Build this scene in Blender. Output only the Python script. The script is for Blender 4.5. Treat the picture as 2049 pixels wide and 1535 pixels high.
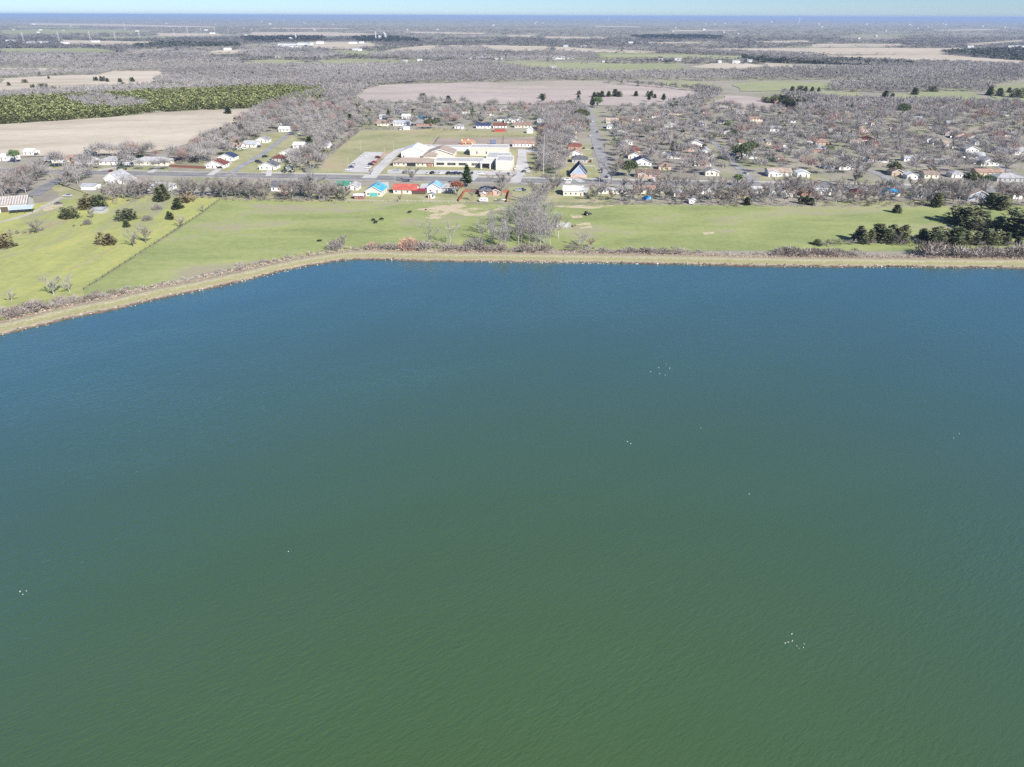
import bpy, math, random
import numpy as np
from mathutils import Vector, Matrix

R = math.radians
scene = bpy.context.scene
for _o in list(bpy.data.objects):
    bpy.data.objects.remove(_o)

# ------------------------------------------------------------------ camera
CAM_H, PITCH, ROLL, FPX = 105.0, R(27.38), R(0.2), 1420.0
F = Vector((0, math.cos(PITCH), -math.sin(PITCH)))
U0 = Vector((0, math.sin(PITCH), math.cos(PITCH)))
R0 = Vector((1, 0, 0))
RR = R0 * math.cos(ROLL) + U0 * math.sin(ROLL)
UU = U0 * math.cos(ROLL) - R0 * math.sin(ROLL)
CP = Vector((0, 0, CAM_H))
cam = bpy.data.cameras.new('camera')
cam.sensor_fit = 'HORIZONTAL'; cam.sensor_width = 36.0; cam.lens = FPX / 2049 * 36
cam.clip_start = 1.0; cam.clip_end = 200000
camo = bpy.data.objects.new('camera', cam)
scene.collection.objects.link(camo)
camo.matrix_world = Matrix(((RR.x, UU.x, -F.x, CP.x), (RR.y, UU.y, -F.y, CP.y), (RR.z, UU.z, -F.z, CP.z), (0, 0, 0, 1)))
scene.camera = camo

# ------------------------------------------------------------------ sky, sun, exposure
SUN_EL, SUN_AZ = R(34), Vector((0.62, -0.78))          # horizontal direction towards the sun
world = bpy.data.worlds.new('World'); scene.world = world; world.use_nodes = True
wn = world.node_tree.nodes; wl = world.node_tree.links
sky = wn.new('ShaderNodeTexSky'); sky.sky_type = 'NISHITA'; sky.sun_disc = False
sky.sun_elevation = SUN_EL; sky.sun_rotation = math.atan2(SUN_AZ.x, SUN_AZ.y)
sky.altitude = 2000; sky.air_density = 1.05; sky.dust_density = 0.0; sky.ozone_density = 10.0
wl.new(sky.outputs[0], wn['Background'].inputs[0]); wn['Background'].inputs[1].default_value = 0.064
sun = bpy.data.lights.new('sun', 'SUN'); sun.energy = 4.2; sun.angle = R(0.53); sun.color = (1.0, 0.955, 0.89)
suno = bpy.data.objects.new('sun', sun); scene.collection.objects.link(suno)
sd = Vector((SUN_AZ.x * math.cos(SUN_EL), SUN_AZ.y * math.cos(SUN_EL), math.sin(SUN_EL)))
suno.rotation_euler = sd.to_track_quat('Z', 'Y').to_euler(); suno.location = (0, 0, 300)
vs = scene.view_settings
vs.view_transform = 'Standard'; vs.look = 'None'; vs.gamma = 1.0; vs.use_curve_mapping = False; vs.exposure = 0.9
scene.render.engine = 'CYCLES'
cy = scene.cycles
cy.max_bounces = 5; cy.diffuse_bounces = 2; cy.glossy_bounces = 2; cy.transmission_bounces = 2; cy.volume_bounces = 0
cy.caustics_reflective = False; cy.caustics_refractive = False
cy.use_denoising = False

# ------------------------------------------------------------------ helpers
rng = random.Random(11)
nrg = np.random.default_rng(5)
GA = R(-3.8)                                            # the town's street grid
GU = Vector((math.sin(R(3.8)), math.cos(R(3.8)), 0)); GV_ = Vector((math.cos(R(3.8)), -math.sin(R(3.8)), 0))

def ray(px, py):
    return (F + RR * ((px - 1024.5) / FPX) + UU * ((767.5 - py) / FPX))
def G(px, py, z=0.0):
    "photo pixel -> the point of the ground (height z) it shows"
    d = ray(px, py); t = (z - CAM_H) / d.z
    return CP + d * t
def mpp(p):
    "metres per photo pixel at point p"
    return (p - CP).dot(F) / FPX
def GN(px, py):
    px = np.asarray(px, float); py = np.asarray(py, float)
    a = (px - 1024.5) / FPX; b = (767.5 - py) / FPX
    dx = F.x + RR.x * a + UU.x * b; dy = F.y + RR.y * a + UU.y * b; dz = F.z + RR.z * a + UU.z * b
    t = -CAM_H / dz
    return dx * t, dy * t
def inpoly(x, y, poly):
    c = np.zeros(x.shape, bool); n = len(poly)
    for i in range(n):
        x1, y1 = poly[i]; x2, y2 = poly[(i + 1) % n]
        if y1 == y2: continue
        m = ((y1 > y) != (y2 > y)) & (x < (x2 - x1) * (y - y1) / (y2 - y1) + x1)
        c ^= m
    return c

COL = scene.collection
LABELS = {}
def link(o): COL.objects.link(o); return o
def tag(o, label, cat, group=None):
    o['label'] = label; o['category'] = cat
    if group: o['group'] = group
    LABELS.setdefault(label, []).append(o)
    return o
def empty(name, loc, rz=0.0, label=None, cat=None, group=None):
    o = bpy.data.objects.new(name, None); link(o); o.empty_display_size = 0.5
    o.location = loc; o.rotation_euler = (0, 0, rz)
    if label: tag(o, label, cat, group)
    return o
def put(name, me, parent=None, loc=(0, 0, 0), rot=(0, 0, 0), scale=None):
    o = bpy.data.objects.new(name, me); link(o); o.parent = parent
    o.location = loc; o.rotation_euler = rot
    if scale is not None: o.scale = scale if hasattr(scale, '__len__') else (scale,) * 3
    return o
def structure(name, me, loc=(0, 0, 0)):
    o = put(name, me, None, loc); o['kind'] = 'structure'; return o
def stuff(name, me, label=None, cat=None, parent=None):
    o = put(name, me, parent); o['kind'] = 'stuff'
    if label: o['label'] = label
    if cat and parent is None: o['category'] = cat
    return o
def copy_tree(o, parent=None):
    c = o.copy(); link(c); c.parent = parent
    for ch in o.children:
        copy_tree(ch, c)
    return c

class MB:
    "collects shapes, then makes ONE mesh"
    def __init__(s): s.v = []; s.f = []; s.m = []
    def poly(s, pts, mi=0):
        b = len(s.v); s.v += [tuple(p) for p in pts]; s.f.append(tuple(range(b, b + len(pts)))); s.m.append(mi)
    def box(s, x0, x1, y0, y1, z0, z1, mi=0):
        b = len(s.v)
        s.v += [(x0, y0, z0), (x1, y0, z0), (x1, y1, z0), (x0, y1, z0), (x0, y0, z1), (x1, y0, z1), (x1, y1, z1), (x0, y1, z1)]
        for q in ((3, 2, 1, 0), (4, 5, 6, 7), (0, 1, 5, 4), (1, 2, 6, 5), (2, 3, 7, 6), (3, 0, 4, 7)):
            s.f.append(tuple(b + i for i in q)); s.m.append(mi)
        return s
    def extrude(s, prof, a, b2, axis='y', mi=0):
        "closed profile [(u,z)] extruded along axis from a to b2"
        b = len(s.v); n = len(prof)
        for t in (a, b2):
            for (u, z) in prof: s.v.append((u, t, z) if axis == 'y' else (t, u, z))
        for i in range(n):
            j = (i + 1) % n
            s.f.append((b + i, b + j, b + n + j, b + n + i)); s.m.append(mi)
        s.f.append(tuple(b + i for i in range(n))[::-1]); s.m.append(mi)
        s.f.append(tuple(b + n + i for i in range(n))); s.m.append(mi)
        return s
    def tube(s, p0, p1, r0, r1, n=5, mi=0, cap=True):
        p0 = Vector(p0); p1 = Vector(p1); d = (p1 - p0)
        if d.length < 1e-6: return s
        d.normalize(); a = d.orthogonal().normalized(); c = d.cross(a)
        b = len(s.v)
        for p, r in ((p0, r0), (p1, r1)):
            for i in range(n):
                t = 2 * math.pi * i / n
                s.v.append(tuple(p + (a * math.cos(t) + c * math.sin(t)) * r))
        for i in range(n):
            j = (i + 1) % n
            s.f.append((b + i, b + j, b + n + j, b + n + i)); s.m.append(mi)
        if cap:
            s.f.append(tuple(b + n + i for i in range(n))); s.m.append(mi)
            s.f.append(tuple(b + n - 1 - i for i in range(n))); s.m.append(mi)
        return s
    def mesh(s, name, *mats, smooth=False):
        me = bpy.data.meshes.new(name); me.from_pydata(s.v, [], s.f)
        for m in mats: me.materials.append(m)
        if len(mats) > 1: me.polygons.foreach_set('material_index', s.m)
        if smooth: me.polygons.foreach_set('use_smooth', [True] * len(s.f))
        me.update(); return me

def tri_mesh(name, tris, mat, colors=None):
    "numpy (N,3,3) triangles -> mesh with a per-face-corner colour"
    n = len(tris); me = bpy.data.meshes.new(name)
    me.vertices.add(n * 3); me.vertices.foreach_set('co', np.ascontiguousarray(tris, np.float32).ravel())
    me.loops.add(n * 3); me.loops.foreach_set('vertex_index', np.arange(n * 3, dtype=np.int32))
    me.polygons.add(n); me.polygons.foreach_set('loop_start', np.arange(0, n * 3, 3, dtype=np.int32))
    if colors is not None:
        at = me.color_attributes.new('tint', 'FLOAT_COLOR', 'POINT')
        c = np.ones((n * 3, 4), np.float32); c[:, :3] = np.repeat(colors, 3, axis=0); at.data.foreach_set('color', c.ravel())
    me.materials.append(mat); me.update(); me.validate(); return me

# ------------------------------------------------------------------ materials
def nodes(name):
    m = bpy.data.materials.new(name); m.use_nodes = True
    return m, m.node_tree.nodes, m.node_tree.links, m.node_tree.nodes['Principled BSDF']
def coords(n, l, scale=(1, 1, 1), rot=0.0, kind='Object'):
    tc = n.new('ShaderNodeTexCoord'); mp = n.new('ShaderNodeMapping')
    mp.vector_type = 'TEXTURE'      # turn first, then stretch
    mp.inputs['Scale'].default_value = tuple(1 / q for q in scale); mp.inputs['Rotation'].default_value = (0, 0, rot)
    l.new(tc.outputs[kind], mp.inputs[0]); return mp.outputs[0]
def noise(n, l, vec, scale, detail=4, rough=0.6, dist=0.0):
    t = n.new('ShaderNodeTexNoise'); t.inputs['Scale'].default_value = scale; t.inputs['Detail'].default_value = detail
    t.inputs['Roughness'].default_value = rough; t.inputs['Distortion'].default_value = dist
    l.new(vec, t.inputs['Vector']); return t.outputs['Fac']
def ramp(n, l, fac, stops):
    r = n.new('ShaderNodeValToRGB'); e = r.color_ramp.elements
    while len(e) < len(stops): e.new(0.5)
    for el, (p, c) in zip(e, stops): el.position = p; el.color = (*c, 1)
    l.new(fac, r.inputs[0]); return r.outputs[0]
def mix(n, l, a, b, fac, mode='MIX'):
    x = n.new('ShaderNodeMix'); x.data_type = 'RGBA'; x.blend_type = mode
    for sock, v in ((x.inputs[0], fac), (x.inputs[6], a), (x.inputs[7], b)):
        if isinstance(v, (int, float)): sock.default_value = v
        elif isinstance(v, tuple): sock.default_value = (*v, 1)
        else: l.new(v, sock)
    return x.outputs[2]
def math_(n, l, op, a, b=None):
    x = n.new('ShaderNodeMath'); x.operation = op
    for s, v in ((x.inputs[0], a), (x.inputs[1], b)):
        if v is None: continue
        if isinstance(v, (int, float)): s.default_value = v
        else: l.new(v, s)
    return x.outputs[0]

def field_mat(name, lo, mid, hi, s1=0.02, s2=0.25, stretch=(1, 1, 1), rot=0.0, patch=None, patch_scale=0.01, patch_lo=0.55):
    "grass or bare soil seen from far: broad patches, medium mottling, fine grain"
    m, n, l, b = nodes(name)
    v = coords(n, l, stretch, rot); v0 = coords(n, l)
    a = noise(n, l, v, s1, 5, 0.62, 0.3); c = noise(n, l, v0, s2, 4, 0.7); d = noise(n, l, v0, s2 * 6, 2, 0.6)
    f = math_(n, l, 'ADD', math_(n, l, 'MULTIPLY', a, 0.6), math_(n, l, 'ADD', math_(n, l, 'MULTIPLY', c, 0.28), math_(n, l, 'MULTIPLY', d, 0.12)))
    col = ramp(n, l, f, [(0.39, lo), (0.5, mid), (0.61, hi)])
    if patch:
        p = noise(n, l, v, patch_scale, 6, 0.65, 0.6)
        k = ramp(n, l, p, [(patch_lo, (0, 0, 0)), (patch_lo + 0.1, (1, 1, 1))])
        col = mix(n, l, col, patch, math_(n, l, 'MULTIPLY', k, 0.9))
    l.new(col, b.inputs['Base Color']); b.inputs['Roughness'].default_value = 0.95
    b.inputs['Specular IOR Level'].default_value = 0.1
    return m
_pm = {}
def paint(name, col, rough=0.6, var=0.12, scale=0.6, spec=0.3, metal=0.0, rand=0.0):
    "a coloured surface with some dirt and fading"
    if name in _pm: return _pm[name]
    m, n, l, b = nodes(name)
    v = coords(n, l); a = noise(n, l, v, scale, 4, 0.7)
    lo = tuple(c * (1 - var * 1.6) for c in col); hi = tuple(min(1, c * (1 + var)) for c in col)
    c = ramp(n, l, a, [(0.3, lo), (0.7, hi)])
    if rand:
        oi = n.new('ShaderNodeObjectInfo')
        hs = n.new('ShaderNodeHueSaturation'); l.new(c, hs.inputs['Color'])
        l.new(math_(n, l, 'ADD', math_(n, l, 'MULTIPLY', oi.outputs['Random'], 2 * rand), 1 - rand), hs.inputs['Value'])
        c = hs.outputs[0]
    l.new(c, b.inputs['Base Color']); b.inputs['Roughness'].default_value = rough
    b.inputs['Specular IOR Level'].default_value = spec; b.inputs['Metallic'].default_value = metal
    _pm[name] = m; return m
def leafy(name, lo, hi, rand=0.25, rough=0.8):
    "foliage or bark: each tree has its own tone"
    m, n, l, b = nodes(name)
    oi = n.new('ShaderNodeObjectInfo'); g = n.new('ShaderNodeNewGeometry')
    v = coords(n, l); a = noise(n, l, v, 0.55, 3, 0.7)
    f = math_(n, l, 'ADD', math_(n, l, 'MULTIPLY', a, 0.6), math_(n, l, 'MULTIPLY', g.outputs['Random Per Island'], 0.4))
    c = ramp(n, l, f, [(0.3, lo), (0.7, hi)])
    hs = n.new('ShaderNodeHueSaturation'); l.new(c, hs.inputs['Color'])
    l.new(math_(n, l, 'ADD', math_(n, l, 'MULTIPLY', oi.outputs['Random'], 2 * rand), 1 - rand), hs.inputs['Value'])
    l.new(math_(n, l, 'ADD', math_(n, l, 'MULTIPLY', oi.outputs['Random'], -0.03), 0.515), hs.inputs['Hue'])
    l.new(hs.outputs[0], b.inputs['Base Color']); b.inputs['Roughness'].default_value = rough
    b.inputs['Specular IOR Level'].default_value = 0.1
    return m
def tint_mat(name):
    m, n, l, b = nodes(name)
    at = n.new('ShaderNodeAttribute'); at.attribute_name = 'tint'
    l.new(at.outputs['Color'], b.inputs['Base Color']); b.inputs['Roughness'].default_value = 0.9
    b.inputs['Specular IOR Level'].default_value = 0.05
    return m
M_TINT = tint_mat('wild_growth')
# ------------------------------------------------------------------ the setting: land, fields, water, levee
m_land = field_mat('dormant_grass_land', (0.26, 0.235, 0.195), (0.335, 0.305, 0.255), (0.38, 0.36, 0.27), 0.012, 0.12,
                   patch=(0.27, 0.285, 0.155), patch_scale=0.025, patch_lo=0.5)
m_pasture = field_mat('pasture_grass', (0.225, 0.265, 0.105), (0.295, 0.335, 0.135), (0.375, 0.395, 0.165), 0.03, 0.28, (0.45, 1.0, 1), 0.1,
                      patch=(0.345, 0.315, 0.22), patch_scale=0.03, patch_lo=0.54)
m_meadow = field_mat('meadow_grass', (0.28, 0.305, 0.125), (0.38, 0.40, 0.145), (0.48, 0.455, 0.15), 0.03, 0.28, (1.0, 0.3, 1), -0.08,
                     patch=(0.32, 0.31, 0.21), patch_scale=0.025, patch_lo=0.50)
m_hay = field_mat('dry_hay_field', (0.47, 0.405, 0.315), (0.555, 0.485, 0.38), (0.62, 0.545, 0.435), 0.012, 0.09, (0.3, 1.0, 1), 0.2, patch=(0.43, 0.365, 0.27), patch_scale=0.007, patch_lo=0.52)
m_bluestem = field_mat('reddish_dry_grass', (0.40, 0.34, 0.31), (0.465, 0.395, 0.355), (0.53, 0.45, 0.395), 0.01, 0.07, (0.35, 1, 1), 0.05, patch=(0.37, 0.33, 0.26), patch_scale=0.006, patch_lo=0.54)
m_farfield = field_mat('far_hay_field', (0.43, 0.365, 0.28), (0.52, 0.45, 0.35), (0.58, 0.50, 0.39), 0.004, 0.03, (0.4, 1, 1))
m_fargreen = field_mat('far_green_field', (0.26, 0.275, 0.15), (0.32, 0.335, 0.185), (0.38, 0.37, 0.22), 0.005, 0.04, (0.4, 1, 1))
m_soil = field_mat('bare_soil', (0.30, 0.225, 0.15), (0.42, 0.32, 0.215), (0.52, 0.42, 0.29), 0.06, 0.5)
def bare_mat(name, scale, lo):
    m, n, l, b = nodes(name); v = coords(n, l, (0.6, 1, 1), 0.3); v0 = coords(n, l)
    g = ramp(n, l, noise(n, l, v0, 0.28, 4, 0.7), [(0.36, (0.225, 0.265, 0.105)), (0.5, (0.295, 0.335, 0.135)), (0.64, (0.375, 0.395, 0.165))])
    e = ramp(n, l, noise(n, l, v0, 0.5, 4, 0.7), [(0.3, (0.44, 0.36, 0.25)), (0.7, (0.64, 0.54, 0.39))])
    k = ramp(n, l, noise(n, l, v, scale, 5, 0.7, 1.2), [(lo, (0, 0, 0)), (lo + 0.07, (1, 1, 1))])
    l.new(mix(n, l, g, e, k), b.inputs['Base Color']); b.inputs['Roughness'].default_value = 0.95; b.inputs['Specular IOR Level'].default_value = 0.1
    return m
m_bare = bare_mat('worn_pasture', 0.075, 0.435)
m_play = field_mat('worn_playground', (0.29, 0.24, 0.2), (0.36, 0.29, 0.24), (0.42, 0.35, 0.28), 0.03, 0.3)
m_lawn = field_mat('school_lawn', (0.28, 0.275, 0.15), (0.36, 0.35, 0.19), (0.44, 0.40, 0.25), 0.02, 0.25,
                   patch=(0.40, 0.33, 0.21), patch_scale=0.02, patch_lo=0.52)
m_yard = field_mat('yard_grass', (0.27, 0.28, 0.14), (0.35, 0.345, 0.18), (0.43, 0.38, 0.26), 0.06, 0.4)
m_asphalt = field_mat('asphalt', (0.18, 0.18, 0.185), (0.235, 0.235, 0.24), (0.29, 0.29, 0.29), 0.08, 0.6)
m_street = field_mat('worn_street', (0.24, 0.235, 0.235), (0.31, 0.305, 0.305), (0.37, 0.365, 0.355), 0.08, 0.6)
m_conc = field_mat('concrete', (0.44, 0.425, 0.41), (0.52, 0.505, 0.485), (0.60, 0.58, 0.55), 0.06, 0.5)
m_gravel = field_mat('pale_gravel', (0.36, 0.33, 0.28), (0.45, 0.41, 0.35), (0.52, 0.48, 0.41), 0.1, 0.6)
m_line = paint('road_paint', (0.75, 0.74, 0.70)); m_yline = paint('yellow_road_paint', (0.65, 0.48, 0.1))

def sheet(name, pts, mat, z, rough=0.0, world=False, top=False):
    "a flat piece of ground; pts in photo pixels (or metres), edges made uneven by rough metres"
    P = [Vector((p[0], p[1], 0)) for p in pts] if world else [G(*p) for p in pts]
    out = []
    r = random.Random(len(pts) * 7 + int(abs(P[0].x)))
    for i, a in enumerate(P):
        b = P[(i + 1) % len(P)]; L = (b - a).length
        k = max(1, min(30, int(L / (rough * 4)))) if rough else 1
        nrm = Vector((-(b - a).y, (b - a).x, 0)).normalized() if L else Vector((0, 0, 0))
        for j in range(k):
            q = a.lerp(b, j / k)
            if j: q = q + nrm * r.uniform(-rough, rough)
            out.append((q.x, q.y, z))
    me = bpy.data.meshes.new(name); me.from_pydata(out, [], [tuple(range(len(out)))])
    me.materials.append(mat); me.update()
    if me.polygons[0].normal.z < 0: me.flip_normals()
    o = structure(name, me)
    return o

E = 70000
gm = MB(); gm.poly([(-E, -E, 0), (E, -E, 0), (E, E, 0), (-E, E, 0)]); structure('ground', gm.mesh('ground', m_land))

# far fields, back to front (photo pixels)
FAR = [
 ('far_field', [(60, 46), (250, 49), (420, 53), (440, 56), (250, 53), (60, 50)], m_farfield),
 ('far_field', [(0, 61), (100, 59), (300, 62), (310, 65), (150, 68), (0, 69)], m_fargreen),
 ('far_field', [(120, 80), (330, 84), (330, 89), (200, 91), (120, 90)], m_farfield),
 ('far_field', [(315, 67), (440, 67), (460, 71), (380, 74), (315, 72)], m_farfield),
 ('far_field', [(500, 65), (620, 64), (760, 68), (760, 71), (640, 73), (500, 73)], m_farfield),
 ('far_field', [(805, 63), (970, 66), (970, 69), (830, 67)], m_farfield),
 ('far_field', [(1090, 73), (1215, 75), (1215, 78), (1090, 77)], m_farfield),
 ('far_field', [(1190, 52), (1280, 53), (1280, 55), (1190, 54)], m_farfield),
 ('far_field', [(1640, 88), (1800, 88), (1830, 93), (1620, 95)], m_farfield),
 ('far_field', [(1929, 88), (2049, 80), (2049, 84), (1950, 92)], m_farfield),
 ('far_field', [(620, 84), (740, 86), (770, 92), (700, 100), (620, 96)], m_farfield),
 ('far_field', [(180, 75), (330, 74), (345, 77), (210, 79)], m_fargreen), ('far_field', [(540, 56), (700, 57), (690, 59), (550, 58.5)], m_farfield), ('far_field', [(1010, 71), (1070, 70), (1075, 73), (1020, 74)], m_farfield), ('far_field', [(1340, 60), (1480, 61), (1470, 63), (1350, 62.5)], m_farfield), ('far_field', [(1500, 83), (1610, 81), (1640, 85), (1540, 87)], m_farfield),
 ('far_field', [(1700, 70), (1840, 69), (1850, 71.5), (1720, 72.5)], m_fargreen), ('far_field', [(1290, 85), (1400, 84), (1410, 87.5), (1300, 88)], m_farfield), ('far_field', [(880, 80), (990, 79), (1000, 82), (890, 83)], m_fargreen), ('far_field', [(20, 53), (160, 55), (150, 57), (30, 56)], m_fargreen), ('far_field', [(1860, 60), (2000, 58), (2010, 60), (1880, 62)], m_farfield),
 ('hay_field', [(771, 103), (800, 96), (860, 91), (1000, 91), (1100, 93), (1100, 102), (960, 104), (860, 106)], m_farfield),
 ('hay_field', [(1110, 94), (1280, 101), (1345, 105), (1260, 106), (1110, 103)], m_hay),
 ('hay_field', [(1320, 98), (1529, 97), (1700, 96), (1930, 97), (1930, 102), (1880, 110), (1650, 110), (1480, 104)], m_farfield),
 ('hay_field', [(1640, 112), (1880, 109), (1990, 118), (2049, 122), (2049, 129), (1900, 125), (1720, 120)], m_farfield),
 ('green_field', [(1185, 106), (1290, 106), (1430, 111), (1529, 114), (1529, 121), (1410, 118), (1210, 119)], m_fargreen),
 ('green_field', [(1000, 131), (1020, 123), (1160, 126), (1350, 126), (1370, 133), (1330, 143), (1200, 144), (1100, 140)], m_fargreen),
 ('green_field', [(630, 122), (700, 118), (850, 122), (860, 130), (740, 131), (640, 129)], m_fargreen),
 ('green_field', [(500, 121), (600, 120), (620, 127), (500, 130)], m_fargreen),
 ('green_field', [(670, 101), (760, 103), (800, 108), (760, 112), (660, 110)], m_fargreen),
 ('hay_field', [(215, 111), (290, 99), (330, 98), (330, 106), (270, 110)], m_hay),
 ('green_field', [(0, 97), (200, 97), (240, 104), (190, 112), (0, 106)], m_fargreen),
 ('hay_field', [(385, 112), (430, 101), (500, 99), (560, 102), (470, 108)], m_farfield),
 ('hay_field', [(1380, 135), (1420, 127), (1480, 126), (1530, 132), (1480, 139)], m_hay),
 ('hay_field', [(1529, 126), (1600, 131), (1660, 136), (1600, 139), (1529, 137)], m_farfield),
 ('hay_field', [(0, 137), (80, 136), (130, 139), (100, 145), (0, 146)], m_farfield),
 ('hay_field', [(0, 158), (90, 153), (200, 150), (230, 142), (320, 142), (335, 158), (290, 171), (190, 177), (100, 182), (0, 188)], m_hay),
 ('green_field', [(1295, 165), (1330, 163), (1420, 166), (1425, 178), (1370, 178)], m_fargreen),
 ('green_field', [(1470, 168), (1529, 163), (1600, 164), (1675, 168), (1660, 177), (1560, 182), (1480, 183)], m_fargreen),
 ('green_field', [(1580, 186), (1650, 184), (1720, 186), (1730, 197), (1640, 199)], m_fargreen),
 ('green_field', [(1780, 190), (1880, 183), (1950, 186), (1960, 200), (1820, 204)], m_fargreen),
 ('green_field', [(1990, 172), (2049, 168), (2049, 214), (1990, 205)], m_fargreen),
 ('bluestem_field', [(715, 192), (735, 178), (760, 171), (850, 168), (1000, 166), (1130, 162), (1215, 164), (1330, 174), (1440, 185), (1405, 194), (1350, 212), (1200, 212), (1000, 210), (860, 206), (730, 205)], m_bluestem),
 ('bluestem_field', [(1428, 205), (1450, 192), (1500, 194), (1570, 207), (1600, 216), (1520, 224), (1440, 222)], m_bluestem),
 ('hay_field', [(-40, 256), (0, 250), (117, 243), (215, 236), (300, 228), (400, 221), (520, 219), (505, 234), (450, 256), (352, 296), (300, 306), (250, 309), (120, 313), (-40, 318)], m_hay),
]
for i, (nm, pts, m) in enumerate(FAR):
    d = G(*pts[0]).y
    sheet(nm, pts, m, 0.03 + 0.012 * i + d * 4e-5, rough=min(22, d * 0.0055))

# school grounds, yards
sheet('school_lawn', [(636, 345), (655, 318), (720, 262), (870, 258), (1085, 262), (1085, 352), (880, 351), (740, 354)], m_lawn, 0.02, 2)
sheet('playground', [(866, 277), (1072, 274), (1070, 297), (880, 299)], m_play, 0.035, 1)
sheet('dirt_strip', [(762, 305), (787, 303), (775, 322), (748, 341), (738, 341), (748, 325)], m_soil, 0.045, 1)
for pts in ([(440, 384), (640, 386), (640, 405), (440, 398)], [(640, 372), (930, 376), (930, 408), (640, 405)], [(1020, 374), (1220, 375), (1230, 408), (1020, 407)],
            [(1140, 330), (1190, 330), (1212, 358), (1095, 356)], [(1126, 290), (1180, 290), (1192, 330), (1135, 330)], [(1275, 352), (1320, 352), (1330, 360), (1270, 360)],
            [(1520, 354), (1630, 354), (1640, 361), (1520, 361)], [(1640, 402), (1900, 402), (1900, 412), (1640, 411)], [(1420, 285), (1455, 285), (1470, 320), (1440, 320)],
            [(100, 360), (170, 385), (260, 390), (440, 390), (440, 398), (120, 400)], [(928, 383), (1020, 384), (1016, 406), (918, 405)], [(400, 330), (470, 312), (540, 300), (640, 300), (640, 345), (470, 348)], [(440, 306), (520, 270), (600, 262), (640, 262), (600, 290), (500, 312)], [(100, 332), (340, 336), (340, 346), (100, 340)], [(520, 335), (625, 342), (625, 352), (480, 350)]):
    sheet('yard', pts, m_yard, 0.025 + 0.001 * len(bpy.data.objects) % 0.01, 2)

# the two pastures
past = [(441, 399.5), (560, 402.5), (700, 405), (940, 408), (1100, 410), (1300, 410), (1560, 413), (1880, 413), (2049, 412), (2300, 412), (2300, 500), (2049, 505), (1700, 502), (1400, 502), (1100, 500), (820, 500), (690, 503), (620, 510), (520, 530), (400, 548), (300, 572), (165, 602), (168, 580), (310, 488), (400, 430)]
sheet('pasture', past, m_pasture, 0.06, 0.6)
mead = [(-260, 450), (-100, 432), (60, 408), (150, 398), (260, 392), (440, 398), (400, 430), (310, 488), (168, 580), (165, 602), (60, 628), (-40, 650), (-300, 700)]
sheet('meadow', mead, m_meadow, 0.05, 0.6)
for pts in ([(830, 420), (875, 411), (925, 409), (935, 413), (905, 418), (895, 432), (870, 440), (850, 436), (872, 426)], [(903, 418), (950, 416), (985, 420), (990, 428), (960, 435), (930, 432), (905, 426)],
            [(985, 414), (1010, 415), (1005, 421), (985, 420)], [(1150, 448), (1180, 445), (1185, 456), (1160, 458)], [(1110, 412), (1230, 410), (1235, 416), (1180, 418), (1120, 415)],
            [(890, 455), (920, 451), (918, 455), (895, 460)], [(1140, 430), (1165, 430), (1165, 436), (1145, 437)], [(1405, 466), (1430, 464), (1428, 468), (1410, 470)], [(80, 412), (120, 404), (125, 414), (90, 424)]):
    sheet('bare_patch', pts, m_bare, 0.08 + 0.002 * (len(bpy.data.objects) % 9), 1.2)
# tracks in the meadow
def strip(name, pts, w, mat, z, world=False):
    P = [Vector((p[0], p[1], 0)) for p in pts] if world else [G(*p) for p in pts]
    mb = MB()
    L = []
    for i, p in enumerate(P):
        a = P[max(0, i - 1)]; b = P[min(len(P) - 1, i + 1)]
        t = (b - a).normalized(); nn = Vector((-t.y, t.x, 0)); ww = w[i] if hasattr(w, '__len__') else w
        L.append((p + nn * ww / 2, p - nn * ww / 2))
    for (a, b), (c, d) in zip(L, L[1:]):
        mb.poly([(b.x, b.y, z), (d.x, d.y, z), (c.x, c.y, z), (a.x, a.y, z)])
    return structure(name, mb.mesh(name, mat))
strip('farm_track', [(-30, 452), (30, 438), (70, 424), (100, 408), (125, 394)], 3.5, m_gravel, 0.09)
strip('farm_track', [(-20, 478), (60, 468), (110, 446), (140, 440)], 2.5, m_soil, 0.094)
strip('fence_verge', [(440, 399), (420, 414.5), (400, 430), (356, 458), (310, 488), (240, 533), (168, 580)], [1.4, 2.2, 1.6, 2.6, 1.8, 2.4, 1.6], field_mat('rank_verge_grass', (0.21, 0.22, 0.11), (0.27, 0.28, 0.14), (0.33, 0.33, 0.17), 0.2, 0.9), 0.1)
strip('meadow_path', [(140, 540), (185, 520), (215, 502), (240, 490)], 0.9, m_soil, 0.092)

# ------------------------------------------------------------------ roads
ROAD = [(-420, 331), (-200, 334.5), (0, 339), (200, 345.5), (400, 351), (600, 356.5), (750, 360.5), (900, 363.5), (1050, 366), (1250, 368), (1450, 369.5), (1650, 371.5), (1850, 374.5), (2049, 378), (2300, 383)]
rp = [G(*p) for p in ROAD]
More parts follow.
